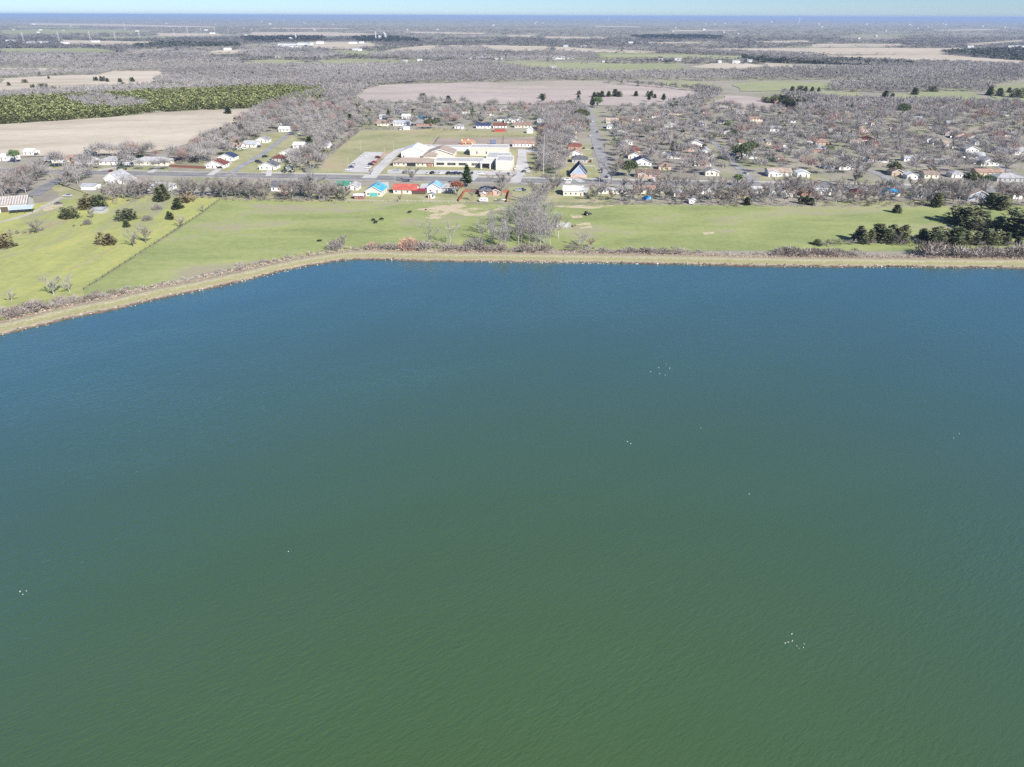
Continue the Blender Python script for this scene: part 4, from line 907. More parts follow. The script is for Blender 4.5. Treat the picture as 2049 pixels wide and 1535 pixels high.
# cars and sheds tucked away in the tree-filled blocks
r = random.Random(44)
for i, (cx, cy, rad_) in enumerate([f for f in FOOT if f[1] > 560][:]):
    if r.random() < .42:
        col = r.choice(('white', 'white', 'silver', 'black', 'dark grey', 'dark blue', 'dark red', 'tan')); kd = r.choice(('sedan', 'suv', 'pickup', 'van' if col == 'white' else 'suv'))
        sg = r.choice((-1, 1)); q = Vector((cx, cy, 0)) + GV_ * sg * (rad_ + 2.4) - GU * r.uniform(0, 4)
        if any((q.x - f[0]) ** 2 + (q.y - f[1]) ** 2 < (f[2] * .8) ** 2 for f in FOOT) or abs(q.y - (ka * q.x + kb)) < 14 or G(640, 345).x < q.x < G(1090, 345).x and q.y < 720: continue
        car(0, 0, kd, col, N0 + r.uniform(-.1, .1), '%s %s parked beside a house in the far blocks' % (col, {'suv': 'car', 'sedan': 'low car'}.get(kd, kd)), 'cars beside houses', z=0.03, world=q); FOOT.append((q.x, q.y, 3))
for i, (cx, cy, rad_) in enumerate([f for f in FOOT if f[1] > 560 and f[2] > 4.5]):
    if r.random() < .33:
        q = Vector((cx, cy, 0)) + GU * (rad_ + r.uniform(5, 9)) + GV_ * r.uniform(-7, 7)
        if any((q.x - f[0]) ** 2 + (q.y - f[1]) ** 2 < (f[2] + 2.5) ** 2 for f in FOOT) or G(640, 345).x < q.x < G(1090, 345).x and q.y < 720: continue
        w_ = r.uniform(2.6, 4.5); c_ = r.choice(('white', 'white', 'white', 'grey', 'tan')); root = empty('shed', q, GA, c_ + ' back garden shed in the far blocks', 'shed', 'garden sheds')
        put('wall', gable_wall(w_, 3, 2.2, w_ * .2, 'y').mesh('wall', wallm(c_)), root); put('roof', gable_roof(w_, 3, 2.2, w_ * .2, 'y', 0, .2).mesh('roof', roofm(r.choice(('white', 'pale grey', 'grey')))), root)
        put('door', DOOR, root, (0, 0, 0), (0, 0, 0), (1, 1, .85)); FOOT.append((q.x, q.y, 3))
# yellow skip on the street
p = G(1271, 328); root = empty('skip', Vector((p.x, p.y, .18)), N0, 'yellow dumpster standing on the straight side street', 'dumpster')
mb = MB(); mb.extrude([(-2.6, .2), (2.6, .2), (3.0, 1.7), (-3.0, 1.7)], -1.1, 1.1, 'y'); put('bin', mb.mesh('bin', paint('yellow_green_paint', (.55, .52, .05), .6)), root)
for k in range(5):
    mb = MB(); mb.box(-.06, .06, -1.2, -1.1, .25, 1.65); put('rib', mb.mesh('rib', m_yel), root, (-2 + k, 0, 0))
mb = MB(); mb.box(-2.9, 2.9, -1.18, 1.18, 1.7, 1.8); put('rim', mb.mesh('rim', m_yel), root)
# boat on a trailer and a white camper inside the fence
p = G(1000, 403); root = empty('boat', p, E0 + .15, 'white motorboat with dark cockpit stored inside the red wooden fence', 'boat')
mb = MB()
secs = [(-3.0, 1.1, .9), (-1, 1.2, .95), (1.5, 1.0, 1.0), (3.0, .45, 1.1), (3.8, .03, 1.2)]
for (xa, wa, ha), (xb, wb, hb) in zip(secs, secs[1:]):
    for sg in (-1, 1):
        mb.poly([(xa, 0, .35), (xb, 0, .35 + .15 * (xb > 2)), (xb, sg * wb, ha if False else hb + .3), (xa, sg * wa, ha + .3)][::sg])
    mb.poly([(xa, -wa, ha + .3), (xb, -wb, hb + .3), (xb, wb, hb + .3), (xa, wa, ha + .3)])
mb.poly([(-3, 0, .35), (-3, 1.1, 1.2), (-3, -1.1, 1.2)]); put('hull', mb.mesh('hull', m_wmetal), root)
mb = MB(); mb.box(-1.8, .6, -.8, .8, 1.28, 1.36); put('cockpit', mb.mesh('cockpit', m_dfence), root)
mb = MB(); mb.extrude([(.6, 1.3), (.9, 1.3), (.5, 1.8), (.42, 1.8)], -.8, .8, 'y'); put('windscreen', mb.mesh('windscreen', m_glass), root)
mb = MB(); mb.box(-2.9, 3.2, -.7, -.6, .3, .42); mb.box(-2.9, 3.2, .6, .7, .3, .42); mb.box(-1.6, -1.4, -1, 1, .28, .4); put('trailer', mb.mesh('trailer', m_steel), root)
for sy in (-1.05, 1.05): put('wheel', WHEEL, root, (-1.5, sy, .34))
p = G(968, 404); root = empty('camper_trailer', p, E0, 'white camper trailer parked inside the red wooden fence', 'trailer')
mb = MB(); mb.extrude([(-2.6, .5), (2.6, .5), (2.75, 1.2), (2.3, 2.6), (-2.5, 2.6), (-2.7, 1.4)], -1.1, 1.1, 'y'); put('body', mb.mesh('body', m_wmetal), root)
for x in (-1.4, 0.9): put('window', WIN, root, (x, -1.1, 1.2), (0, 0, 0), (.8, 1, .6))
for sy in (-1.0, 1.0): put('wheel', WHEEL, root, (0, sy, .34))
mb = MB(); mb.box(2.6, 3.6, -.06, .06, .45, .58); put('hitch', mb.mesh('hitch', m_steel), root)
# blue tarpaulin
p = G(1295, 398); root = empty('tarpaulin', p, E0, 'bright blue tarpaulin draped over a heap in the yard of the rusty-roofed house', 'tarp')
mb = MB(); r = random.Random(4); nx, ny = 9, 6
for j in range(ny):
    for i in range(nx):
        u, v_ = i / (nx - 1) - .5, j / (ny - 1) - .5
        z = 1.7 * max(0, 1 - (2 * u) ** 4) * max(0, 1 - (2 * v_) ** 4) + r.uniform(0, .25); mb.v.append((u * 6, v_ * 4, z if abs(u) < .5 and abs(v_) < .5 else .03))
for j in range(ny - 1):
    for i in range(nx - 1): mb.f.append((j * nx + i, j * nx + i + 1, (j + 1) * nx + i + 1, (j + 1) * nx + i)); mb.m.append(0)
put('cloth', mb.mesh('cloth', paint('tarp_blue', (.03, .25, .62), .4, .2, .8)), root)
mb = MB(); mb.tube((-2.5, -2.05, .05), (2.5, -2.05, .05), .05, .05, 5); put('weight_pole', mb.mesh('weight_pole', m_steel), root)
# tractor, livestock trailer, feeder
p = G(1174, 431); root = empty('tractor', p, R(35), 'dark blue-black tractor standing in the pasture', 'tractor')
mb = MB(); mb.box(.1, 2.2, -.4, .4, .7, 1.35); put('bonnet', mb.mesh('bonnet', paint('tractor_paint', (.04, .05, .09), .5)), root)
mb = MB(); mb.extrude([(-1.2, .8), (.1, .8), (.1, 1.9), (-.1, 2.5), (-1.2, 2.5)], -.7, .7, 'y'); put('cab', mb.mesh('cab', m_glass), root)
for sy in (-.85, .85):
    put('rear_wheel', WHEEL, root, (-.7, sy, .8), (0, 0, 0), (2.35, 3, 2.35)); put('front_wheel', WHEEL, root, (1.7, sy * .9, .45), (0, 0, 0), (1.3, 2, 1.3))
mb = MB(); mb.box(2.4, 3.4, -1, 1, .2, .9); put('loader_bucket', mb.mesh('loader_bucket', m_shade), root)
p = G(1114, 457); root = empty('livestock_pen', p, E0, 'pale steel livestock pen of gate panels by the grove', 'pen')
for i in range(4):
    for (a, b) in (((0, i * 2.6), (7.5, i * 2.6)),):
        pm = MB()
        for z in (.3, .7, 1.1, 1.5): pm.box(a[0], b[0], a[1] - .04, a[1] + .04, z - .05, z + .05)
        for x in (0, 1.9, 3.7, 5.6, 7.4): pm.box(x, x + .1, a[1] - .05, a[1] + .05, 0, 1.7)
        put('gate_panel', pm.mesh('gate_panel', paint('pale_steel', (.6, .62, .6), .5)), root)
for x in (0, 7.6):
    pm = MB()
    for z in (.3, .7, 1.1, 1.5): pm.box(x - .04, x + .04, .06, 7.7, z - .05, z + .05)
    put('gate_panel', pm.mesh('gate_panel', paint('pale_steel', (.6, .62, .6), .5)), root)
p = G(1148, 454); root = empty('hay_feeder', p, 0, 'dark round hay feeder on a bare patch of pasture', 'feeder')
for z in (.1, .6, 1.1):
    mb = MB()
    for k in range(12): mb.tube((1.2 * math.cos(k * .5236), 1.2 * math.sin(k * .5236), z), (1.2 * math.cos(k * .5236 + .5236), 1.2 * math.sin(k * .5236 + .5236), z), .06, .06, 4)
    put('hoop', mb.mesh('hoop', m_dfence), root)
mb = MB(); mb.tube((0, 0, 0), (0, 0, .9), .95, .85, 10); put('hay_bale', mb.mesh('hay_bale', m_soil), root)

# ------------------------------------------------------------------ poles
m_pole = paint('weathered_pole', (0.40, 0.35, 0.31), .9, .15); m_spole = paint('pale_steel_pole', (0.48, 0.47, 0.46), .5, .05)
def pole(px, py, h, label, mat=m_pole, arms=1, rad=.16, cat='utility pole', name='utility_pole'):
    p = G(px, py); root = empty(name, p, E0, label, cat, 'utility poles')
    mb = MB(); mb.tube((0, 0, 0), (0, 0, h), rad, rad * .65, 7); put('pole', mb.mesh('pole', mat), root)
    for k in range(arms):
        mb = MB(); z = h - .5 - k * 1.3; mb.box(-1.2, 1.2, -rad - .1, -rad, z - .07, z + .07); ar = put('cross_arm', mb.mesh('cross_arm', mat), root)
        for x in (-1.0, -.4, .4, 1.0):
            mb = MB(); mb.tube((x, -rad - .05, z + .07), (x, -rad - .05, z + .3), .05, .03, 5); put('insulator', mb.mesh('insulator', m_trim), ar)
    if rad > .15 and arms == 1 and h < 13:
        mb = MB(); mb.tube((rad + .3, 0, h - 2.6), (rad + .3, 0, h - 1.7), .28, .28, 8); put('transformer', mb.mesh('transformer', m_spole), root)
pole(1087, 354, 30, 'very tall pale steel pole rising beside the school boundary trees', m_spole, 0, .26)
for px_, py_, h_, lab in ((1061, 373, 10.5, 'wooden utility pole on the verge across from the school drive'), (1199, 370, 11.5, 'wooden utility pole at the side street corner'), (105, 358, 10, 'pale wooden utility pole at the left road junction'), (231, 337, 11, 'wooden utility pole before the grey hip-roofed house'),
                          (10, 392, 10, 'wooden utility pole beside the striped barn'), (624, 332, 10, 'wooden utility pole beside the narrow evergreen'), (681, 293, 11, 'wooden utility pole at the school field hedge'), (1635, 357, 11, 'wooden utility pole right of the white workshop'), (1622, 343, 11, 'wooden utility pole behind the white workshop'),
                          (1660, 366, 10.5, 'wooden utility pole on the main road verge'), (1361, 349, 11, 'wooden utility pole rising from bare trees by the brick house'), (1443, 356, 10.5, 'wooden utility pole near a light green shrub'), (1290, 356, 9, 'wooden utility pole before the pink brick house'), (1821, 232, 12, 'pale pole behind the far grey-roofed house'),
                          (1190, 357, 9, 'thin pole on the chalet lawn'), (1560, 232, 12, 'one of two pale poles by the reddish field'), (1567, 232, 12, 'second of two pale poles by the reddish field')):
    pole(px_, py_, h_, lab)
for px_, py_, h_, lab in ((722, 303, 9, 'slim light pole at the far edge of the concrete car park'), (771, 322, 10, 'slim light pole by the dirt strip of the car park'), (788, 302, 9, 'slim light pole where the school drive bends'), (697, 336, 8, 'slim light pole at the car park grass edge'), (791, 366, 10, 'slim light pole on the road verge by the red roof'),
                          (998, 348, 9, 'slim light pole before the blank cream school wall'), (1049, 322, 9, 'slim light pole beside the school side drive')):
    p = G(px_, py_); root = empty('light_pole', p, E0, lab, 'light pole', 'light poles')
    mb = MB(); mb.tube((0, 0, 0), (0, 0, h_), .11, .07, 6); put('pole', mb.mesh('pole', m_spole), root)
    mb = MB(); mb.box(0, 1.6, -.05, .05, h_ - .1, h_); put('arm', mb.mesh('arm', m_spole), root)
    mb = MB(); mb.box(1.1, 1.9, -.16, .16, h_ - .2, h_ - .06); put('lamp_head', mb.mesh('lamp_head', m_unit), root)
# ------------------------------------------------------------------ trees
m_bark = leafy('bare_bark', (0.15, 0.135, 0.125), (0.27, 0.25, 0.24), 0.2)
m_twig = leafy('bare_twigs', (0.215, 0.192, 0.175), (0.345, 0.315, 0.292), 0.22)
m_pbark = leafy('pale_bark', (0.36, 0.34, 0.32), (0.50, 0.475, 0.45), 0.12)
m_ptwig = leafy('pale_twigs', (0.27, 0.255, 0.245), (0.39, 0.37, 0.36), 0.12)
m_rtwig = leafy('reddish_twigs', (0.28, 0.20, 0.175), (0.38, 0.28, 0.245), 0.2)
m_otwig = leafy('orange_twigs', (0.42, 0.27, 0.18), (0.56, 0.38, 0.27), 0.12)
m_cedar = leafy('cedar_needles', (0.12, 0.14, 0.07), (0.25, 0.265, 0.14), 0.22)
m_bcedar = leafy('winter_brown_cedar', (0.22, 0.185, 0.10), (0.38, 0.32, 0.19), 0.15)
m_pine = leafy('pine_needles', (0.08, 0.14, 0.05), (0.19, 0.26, 0.10), 0.2)
m_oak = leafy('oak_leaves', (0.07, 0.09, 0.042), (0.15, 0.17, 0.08), 0.2)
m_lime = leafy('light_green_leaves', (0.12, 0.16, 0.05), (0.24, 0.27, 0.09), 0.15)

def tri_local(tris, mat, name):
    return tri_mesh(name, np.array(tris, np.float32), mat)
def bare_tree(seed, h=11.0, spread=0.42, trunk=0.24, tw=900, twm=m_twig, bm=m_bark, first=0.26, up=0.35, w0=0.075):
    "trunk with limbs (tubes) and a crown of branches and twigs"
    r = random.Random(seed); tb_ = MB(); tips = []; br = []
    th = h * first
    tb_.tube((0, 0, -.15), (r.uniform(-.15, .15), r.uniform(-.15, .15), th), trunk, trunk * .8, 7)
    nl = r.randint(4, 6)
    for k in range(nl):
        az = 2 * math.pi * (k + r.uniform(-.3, .3)) / nl; el = r.uniform(.75, 1.25) if k else 1.45
        p = Vector((0, 0, th * r.uniform(.8, 1))); d = Vector((math.cos(az) * math.cos(el), math.sin(az) * math.cos(el), math.sin(el)))
        Ltot = h * r.uniform(.5, .68); rr_ = trunk * .55; seg = 4
        for s in range(seg):
            d = (d + Vector((r.uniform(-.22, .22), r.uniform(-.22, .22), r.uniform(-.1, .14) + (up - .3) * .4)) + Vector((math.cos(az), math.sin(az), 0)) * spread * .25).normalized()
            q = p + d * Ltot / seg; r2 = rr_ * .68
            tb_.tube(p, q, rr_, r2, 5, cap=False)
            for _ in range(3 + s):
                b = (d + Vector((r.uniform(-1, 1), r.uniform(-1, 1), r.uniform(-.35, .8))) * .95).normalized()
                br.append((p.lerp(q, r.random()), b, Ltot * r.uniform(.22, .42), r2 * .55))
            p = q; rr_ = r2
        br.append((p, d, Ltot * .3, rr_))
    cm = []
    tot = len(br); per = max(4, int(tw / tot))
    for (p, d, Lb, rad) in br:
        e = p + d * Lb + Vector((0, 0, Lb * .12)); rad = max(rad, .035)
        s_ = d.orthogonal().normalized() * rad
        cm.append((p - s_, p + s_, e)); s2 = d.cross(s_).normalized() * rad; cm.append((p - s2, p + s2, e))
        for _ in range(per):
            a = p.lerp(e, r.uniform(.25, 1)); t = (d * .7 + Vector((r.uniform(-1, 1), r.uniform(-1, 1), r.uniform(-.5, .9)))).normalized()
            Lt = r.uniform(.7, 1.7) * h / 11; sd_ = Vector((r.uniform(-1, 1), r.uniform(-1, 1), r.uniform(-1, 1))).cross(t).normalized() * w0 * r.uniform(.6, 1.3)
            cm.append((a - sd_, a + sd_, a + t * Lt))
    tm = tb_.mesh('trunk', bm); cmm = tri_local([[tuple(x) for x in t] for t in cm], twm, 'crown')
    return tm, cmm
def conifer(seed, h, rad, n, mat, base=0.06, power=0.8, size=0.5, dense=0.35, bark=m_bark, stems=1):
    r = np.random.default_rng(seed)
    z = base + (1 - base) * r.random(n) ** 1.25; az = r.random(n) * 2 * np.pi
    lob = 1 + .28 * np.sin(az * 3 + z * 9 + seed) + .22 * np.sin(az * 5 - z * 14 + seed * 2)
    prof = rad * (1 - z) ** power * lob * np.minimum(1, (z - base + .05) / .14); rr_ = prof * (1 - dense * r.random(n) ** 2)
    c = np.stack([rr_ * np.cos(az), rr_ * np.sin(az), z * h], 1)
    if stems > 1:
        k = r.integers(0, stems, n); sx = r.uniform(-.62, .62, stems) * rad; sy = r.uniform(-.62, .62, stems) * rad; sh = r.uniform(.6, 1.0, stems); sh[0] = 1.0; sw = r.uniform(.5, .8, stems)
        c = np.stack([sx[k] + c[:, 0] * sw[k], sy[k] + c[:, 1] * sw[k], c[:, 2] * sh[k]], 1)
    out = np.stack([np.cos(az), np.sin(az), r.uniform(-.1, .75, n)], 1); side = np.stack([-np.sin(az), np.cos(az), r.uniform(-.5, .5, n)], 1)
    s = size * r.uniform(.6, 1.4, n)[:, None]
    t = np.stack([c - side * s * .7 - out * s * .4, c + side * s * .7 - out * s * .4, c + out * s], 1)
    cm = tri_mesh('crown', t, mat)
    tb_ = MB(); tb_.tube((0, 0, -.1), (0, 0, h * .85), .16 + h * .01, .04, 6)
    for k in range(5):
        a = k * 2.4 + seed; zz = h * (.15 + .12 * k); tb_.tube((0, 0, zz), (math.cos(a) * rad * .5, math.sin(a) * rad * .5, zz + .5), .06, .02, 4, cap=False)
    return tb_.mesh('trunk', bark), cm
def round_tree(seed, h, rad, n, mat, size=0.5, first=0.22, bark=m_bark, flat=1.0, lumps=9):
    "broad evergreen: leaf clumps gathered in lobes on a limbed trunk"
    r = np.random.default_rng(seed); q = random.Random(seed)
    L_ = []
    for k in range(lumps):
        a = k * 2.39996 + seed; rr_ = rad * math.sqrt((k + .4) / lumps) * .72
        L_.append((math.cos(a) * rr_, math.sin(a) * rr_, h * (first + .22 + (1 - first - .34) * (1 - (rr_ / rad) ** 2) * q.uniform(.65, 1.05)), rad * q.uniform(.3, .46)))
    L_ = np.array(L_); i = r.integers(0, lumps, n); d = r.normal(size=(n, 3)); d /= np.linalg.norm(d, axis=1)[:, None]
    c = L_[i, :3] + d * L_[i, 3:] * (r.random(n) ** .4)[:, None] * np.array([1, 1, .75 * flat])
    c[:, 2] = np.maximum(c[:, 2], h * first * .8)
    u = r.normal(size=(n, 3)); v_ = r.normal(size=(n, 3)); s = size * r.uniform(.6, 1.4, n)[:, None]
    u = u / np.linalg.norm(u, axis=1)[:, None] * s; v_ = v_ / np.linalg.norm(v_, axis=1)[:, None] * s
    t = np.stack([c - u * .6 - v_ * .3, c + u * .6 - v_ * .3, c + v_ * .8], 1)
    cm = tri_mesh('crown', t, mat)
    tb_ = MB(); tb_.tube((0, 0, -.1), (0, 0, h * (first + .1)), .3, .22, 7)
    for (x, y, z, _) in L_: tb_.tube((0, 0, h * first), (x, y, z), .14, .04, 5, cap=False)
    return tb_.mesh('trunk', bark), cm
def shrub(seed, h, rad, n, mat, w0=.06):
    r = random.Random(seed); c = []; tb_ = MB()
    for k in range(7):
        a = k * .9 + seed; e = Vector((math.cos(a) * rad * .5, math.sin(a) * rad * .5, h * .55)); tb_.tube((0, 0, -.05), e, .05, .02, 4, cap=False)
    for _ in range(n):
        a = r.uniform(0, 6.283); b = r.uniform(.15, 1.0); q = Vector((math.cos(a) * rad * b, math.sin(a) * rad * b, h * r.uniform(.12, .85) * (1.05 - b * .4)))
        t = Vector((math.cos(a) * .5 + r.uniform(-.5, .5), math.sin(a) * .5 + r.uniform(-.5, .5), r.uniform(.3, 1.2))).normalized()
        s = Vector((r.uniform(-1, 1), r.uniform(-1, 1), r.uniform(-.3, .3))).cross(t).normalized() * w0; c.append((q - s, q + s, q + t * h * r.uniform(.2, .42)))
    return tb_.mesh('trunk', m_bark), tri_local([[tuple(x) for x in t] for t in c], mat, 'crown')

BARE = [bare_tree(s, h, sp, tr, 1000) for s, h, sp, tr in ((1, 11, .4, .24), (2, 12, .6, .28), (3, 10, .5, .22), (4, 11.5, .3, .24), (5, 10.5, .65, .25), (6, 12, .45, .26))]
REDT = [bare_tree(s, 10, .5, .2, 1100, m_rtwig) for s in (21, 22)]
PALE = [bare_tree(s, 11, .4, .26, 800, m_ptwig, m_pbark) for s in (31, 32)]
SLIM = [bare_tree(s, 12, .12, .17, 480, m_ptwig, m_pbark, .34, .5, .05) for s in (41, 42, 43, 44)]
CED = [conifer(s, 7, rd, 1200, m_cedar, .0, p_, .6, .3, stems=st) for s, rd, p_, st in ((51, 3.6, .42, 4), (52, 4.0, .38, 5), (53, 3.3, .46, 3))]
BCED = [conifer(s, 6, 3.6, 1100, m_bcedar, .0, .38, .55, .3, stems=4) for s in (55, 56)]
PINE = [conifer(57, 13, 3.4, 1000, m_pine, .3, .55, .7, .6), conifer(58, 13, 3.0, 1000, m_pine, .18, .7, .65, .5)]
OAK = [round_tree(s, 9, 6.5, 1900, m_oak, .7) for s in (61, 62)]
GRN = [round_tree(s, 8, 4.0, 1100, m_pine, .55) for s in (63, 64)]
LIME = [round_tree(65, 4, 2.6, 700, m_lime, .4)]
ORB = [shrub(71, 4.5, 3.2, 900, m_otwig, .05), shrub(72, 5, 2.6, 800, m_otwig, .05)]
RUSTB = [round_tree(73, 7, 3.6, 900, leafy('dead_oak_leaves', (.22, .10, .055), (.36, .17, .09), .1), .45)]
BUSH = [shrub(s, 3.0, 2.2, 600, m_twig, .055) for s in (81, 82, 83)]
TREES = []
def tree(kind, i, p, h, base_h, label, group, name, cat='tree', wide=1.0):
    tm, cm = kind[i % len(kind)]
    root = empty(name, p, rng.uniform(0, 6.28), label, cat, group)
    s = h / base_h; root.scale = (s * wide, s * wide, s)
    put('trunk', tm, root); put('crown', cm, root)
    TREES.append((p.x, p.y)); return root
def at_px(px, py, hpx):
    p = G(px, py); return p, hpx * mpp(p) / math.cos(R(10))

# cedars of the meadow
gm_ = 'cedars scattered over the meadow'
for px, py, w, k, lab in ((140, 437, 28, CED, 'wide dark cedar in the meadow beside the farm track'), (253, 440, 28, CED, 'wide dark cedar in the meadow with a smaller one in front'), (254, 454, 19, CED, 'small dark cedar just in front of a wider one'), (215, 488, 33, BCED, 'olive-brown round cedar standing alone in the meadow'),
                          (341, 439, 20, CED, 'ragged grey-green cedar near the wire fence'), (353, 417, 27, CED, 'layered dark cedar below the hedge at the meadow top'), (375, 404, 26, BCED, 'brownish cedar at the meadow top corner'), (325, 401, 38, CED, 'largest dense dark cedar before the low white house'), (4, 496, 40, BCED, 'big brownish cedar at the meadow rim')):
    p = G(px, py); wm_ = w * mpp(p); hh = wm_ * (.8 if k is CED else .72)
    tree(k, rng.randrange(3), p, hh, 7 if k is CED else 6, lab, gm_, 'cedar_tree', wide=wm_ / hh * (.95 if k is CED else .85))
for px, py, hpx, k, bh, lab in ((173, 417, 28, BCED, 6, 'rusty brown cedar leaning on a green one by the grey shed'), (197, 416, 25, CED, 7, 'green cedar beside the rusty brown one by the grey shed')):
    p, h = at_px(px, py, hpx); tree(k, 1, p, h, bh, lab, gm_, 'cedar_tree')
# evergreens of the field on the right
g_ = 'cedars along the levee brush'
for px, py, hpx, lab in ((1720, 484, 27, 'first dark cedar of the row rising from the levee brush'), (1742, 484, 24, 'dark cedar in the levee brush beside the first of the row'), (1760, 484, 30, 'tall brownish dark cedar in the levee brush row'), (1777, 485, 27, 'green dark cedar in the levee brush with a pale bare bush'), (1796, 484, 32, 'tallest dark cedar of the levee brush row'),
                         (1837, 479, 20, 'small pointed cedar in a gap of the levee brush row'), (1872, 489, 30, 'bushy dark cedar touching a taller one in the levee brush'), (1899, 489, 33, 'tall bushy cedar ending the close part of the levee row'), (1937, 488, 23, 'rounded small cedar in the levee brush'), (1961, 489, 25, 'rounded cedar beside a small one in the levee brush'),
                         (1988, 488, 24, 'rounded cedar in the middle of the last levee three'), (2007, 488, 22, 'cedar ending the levee row of rounded ones'), (2042, 490, 14, 'low cedar peeping over the levee brush'), (1634, 490, 10, 'tiny light-green cedar in thin levee brush')):
    p, h = at_px(px, py, hpx * 1.12); tree(CED, rng.randrange(3), p, h, 7, lab, g_, 'cedar_tree', wide=rng.uniform(1.05, 1.4))
g_ = 'dark cedars in the pasture'
for px, py, hpx, w, lab in ((1796, 427, 16, 1.3, 'lone small dark cedar out in the pasture casting a shadow'), (1928, 446, 36, 1.4, 'big dark cedar at the pasture end of the clump'), (1950, 460, 26, 1.3, 'dark cedar at the front of the clump by a bare bush'), (1940, 452, 34, 1.3, 'second big dark cedar of the clump in the pasture'), (1972, 446, 20, 1.2, 'lower cedar behind the clump in the pasture'),
                            (1996, 464, 29, 1.4, 'rounded dark cedar in the middle of the pasture clump'), (2020, 468, 38, 1.3, 'tall dark cedar near the end of the pasture clump'), (2044, 470, 50, 1.3, 'tallest darkest cedar of the pasture clump'), (2008, 466, 26, 1.3, 'cedar squeezed between taller ones of the pasture clump'), (2060, 470, 42, 1.3, 'last dark cedar of the pasture clump'), (1988, 418, 30, 1.4, 'brown-green cedar by the blue-grey house'), (1997, 416, 27, 1.2, 'dark cedar behind the brown-green one by the blue-grey house'),
                            (1866, 412, 27, 1.1, 'dark cedar at the hedge behind the pasture'), (1500, 410, 15, 1.4, 'low dark cedar in the hedge behind the yellow house'), (1608, 408, 17, 1.3, 'dark cedar in the pasture hedge by a brick house'), (1622, 409, 14, 1.4, 'low brownish cedar in the pasture hedge')):
    p, h = at_px(px, py, hpx); tree(CED, rng.randrange(3), p, h, 7, lab, g_, 'cedar_tree', wide=w)
# town evergreens
g_ = 'evergreens among the houses'
for k, bh, nm, lst in ((PINE, 13, 'pine_tree', ((935, 374, 42, 'tall airy green pine before the school'), (622, 312, 36, 'dense bright green pine beside the hay field street'), (702, 256, 26, 'pale green pine at the school field hedge'), (1345, 306, 22, 'narrow green pine among bare trees by a street'), (962, 246, 20, 'green pine behind the navy-roofed house'),
                                              (778, 240, 20, 'olive pine behind the white school-field houses'), (1327, 205, 16, 'green pine in front of the reddish field'), (1298, 204, 14, 'thin pine in front of the reddish field'), (1505, 230, 16, 'bright green pine beside the reddish field corner'), (1185, 214, 20, 'bright green pine at the end of the straight street'), (1086, 204, 14, 'green pine at the edge of the reddish field'))),
                     (OAK, 9, 'live_oak', ((1258, 353, 30, 'very broad dark live oak at the straight street corner'), (1163, 244, 24, 'round dark oak arching over the straight street'), (1482, 322, 32, 'dark spreading oak at the bend of a side street'), (1500, 310, 26, 'dark oak adjoining the spreading one'), (1294, 276, 22, 'green oak among bare trees near the straight street'), (862, 258, 20, 'dark round oak against the school field'),
                                           (1788, 346, 20, 'dark oak shading a side street lawn'), (1944, 378, 30, 'dark oak beside the main road by the blue-grey house'), (1140, 218, 16, 'dark broad oak by the reddish field'), (1805, 232, 22, 'dark tall oak by the far grey-roofed house'), (1470, 280, 18, 'dark oak near a navy roof'), (1420, 284, 18, 'dark oak on a sunny lawn'), (1715, 362, 12, 'low dark oak hedge by the main road'))),
                     (GRN, 8, 'evergreen_tree', ((1475, 372, 24, 'light green leafy tree at the main road junction'), (1195, 216, 22, 'yellow-green leafy tree at the end of the straight street'), (1782, 378, 12, 'dark leafy bush beside the road junction'), (1455, 262, 18, 'yellow-green tree on a lawn'), (33, 326, 26, 'dark green tree between two white houses'), (1975, 372, 22, 'olive leafy tree by the main road'), (1660, 308, 16, 'yellow-green leafy tree near a rust roof')))):
    for px, py, hpx, lab in lst:
        p, h = at_px(px, py, hpx); tree(k, rng.randrange(2), p, h, bh, lab, g_, nm, wide=1.35 if k is PINE else 1.0)
# cedars in and around the far fields
g_ = 'cedars dotting the far fields'
FC = [(845, 197, 10), (855, 206, 12), (900, 207, 14), (1085, 198, 10), (1158, 190, 8), (1155, 200, 9), (1186, 195, 10), (1198, 195, 10), (1208, 195, 12), (1218, 194, 11), (1230, 194, 14), (1238, 194, 11), (1275, 193, 10), (1300, 194, 12), (1312, 197, 8), (457, 228, 15), (17, 172, 7), (50, 166, 7), (66, 176, 7), (98, 158, 5), (88, 180, 12), (108, 182, 9), (140, 184, 8),
      (192, 162, 8), (206, 163, 10), (218, 164, 7), (241, 165, 8), (247, 171, 6), (265, 164, 9), (1585, 182, 9), (1600, 182, 10), (1612, 183, 10), (1625, 183, 9), (1638, 183, 8), (1770, 196, 14), (1785, 198, 11), (1830, 190, 14), (1865, 184, 12), (1975, 190, 16), (1998, 193, 15), (2015, 186, 10), (2035, 196, 18),
      (1545, 207, 14), (1575, 214, 16), (1590, 217, 18), (1605, 214, 14), (1560, 205, 10), (1530, 204, 10)]
for px, py, hpx in FC:
    p, h = at_px(px, py, hpx); bw = 'in the left-hand hay fields' 
    where = 'on the reddish grass field' if 800 < px < 1330 else ('on a pale hay field beyond the plantation' if px < 500 else 'at the green clearings beyond the town')
    tree(CED, rng.randrange(3), p, h, 7, 'small dark cedar ' + where, g_, 'cedar_tree', wide=1.2)
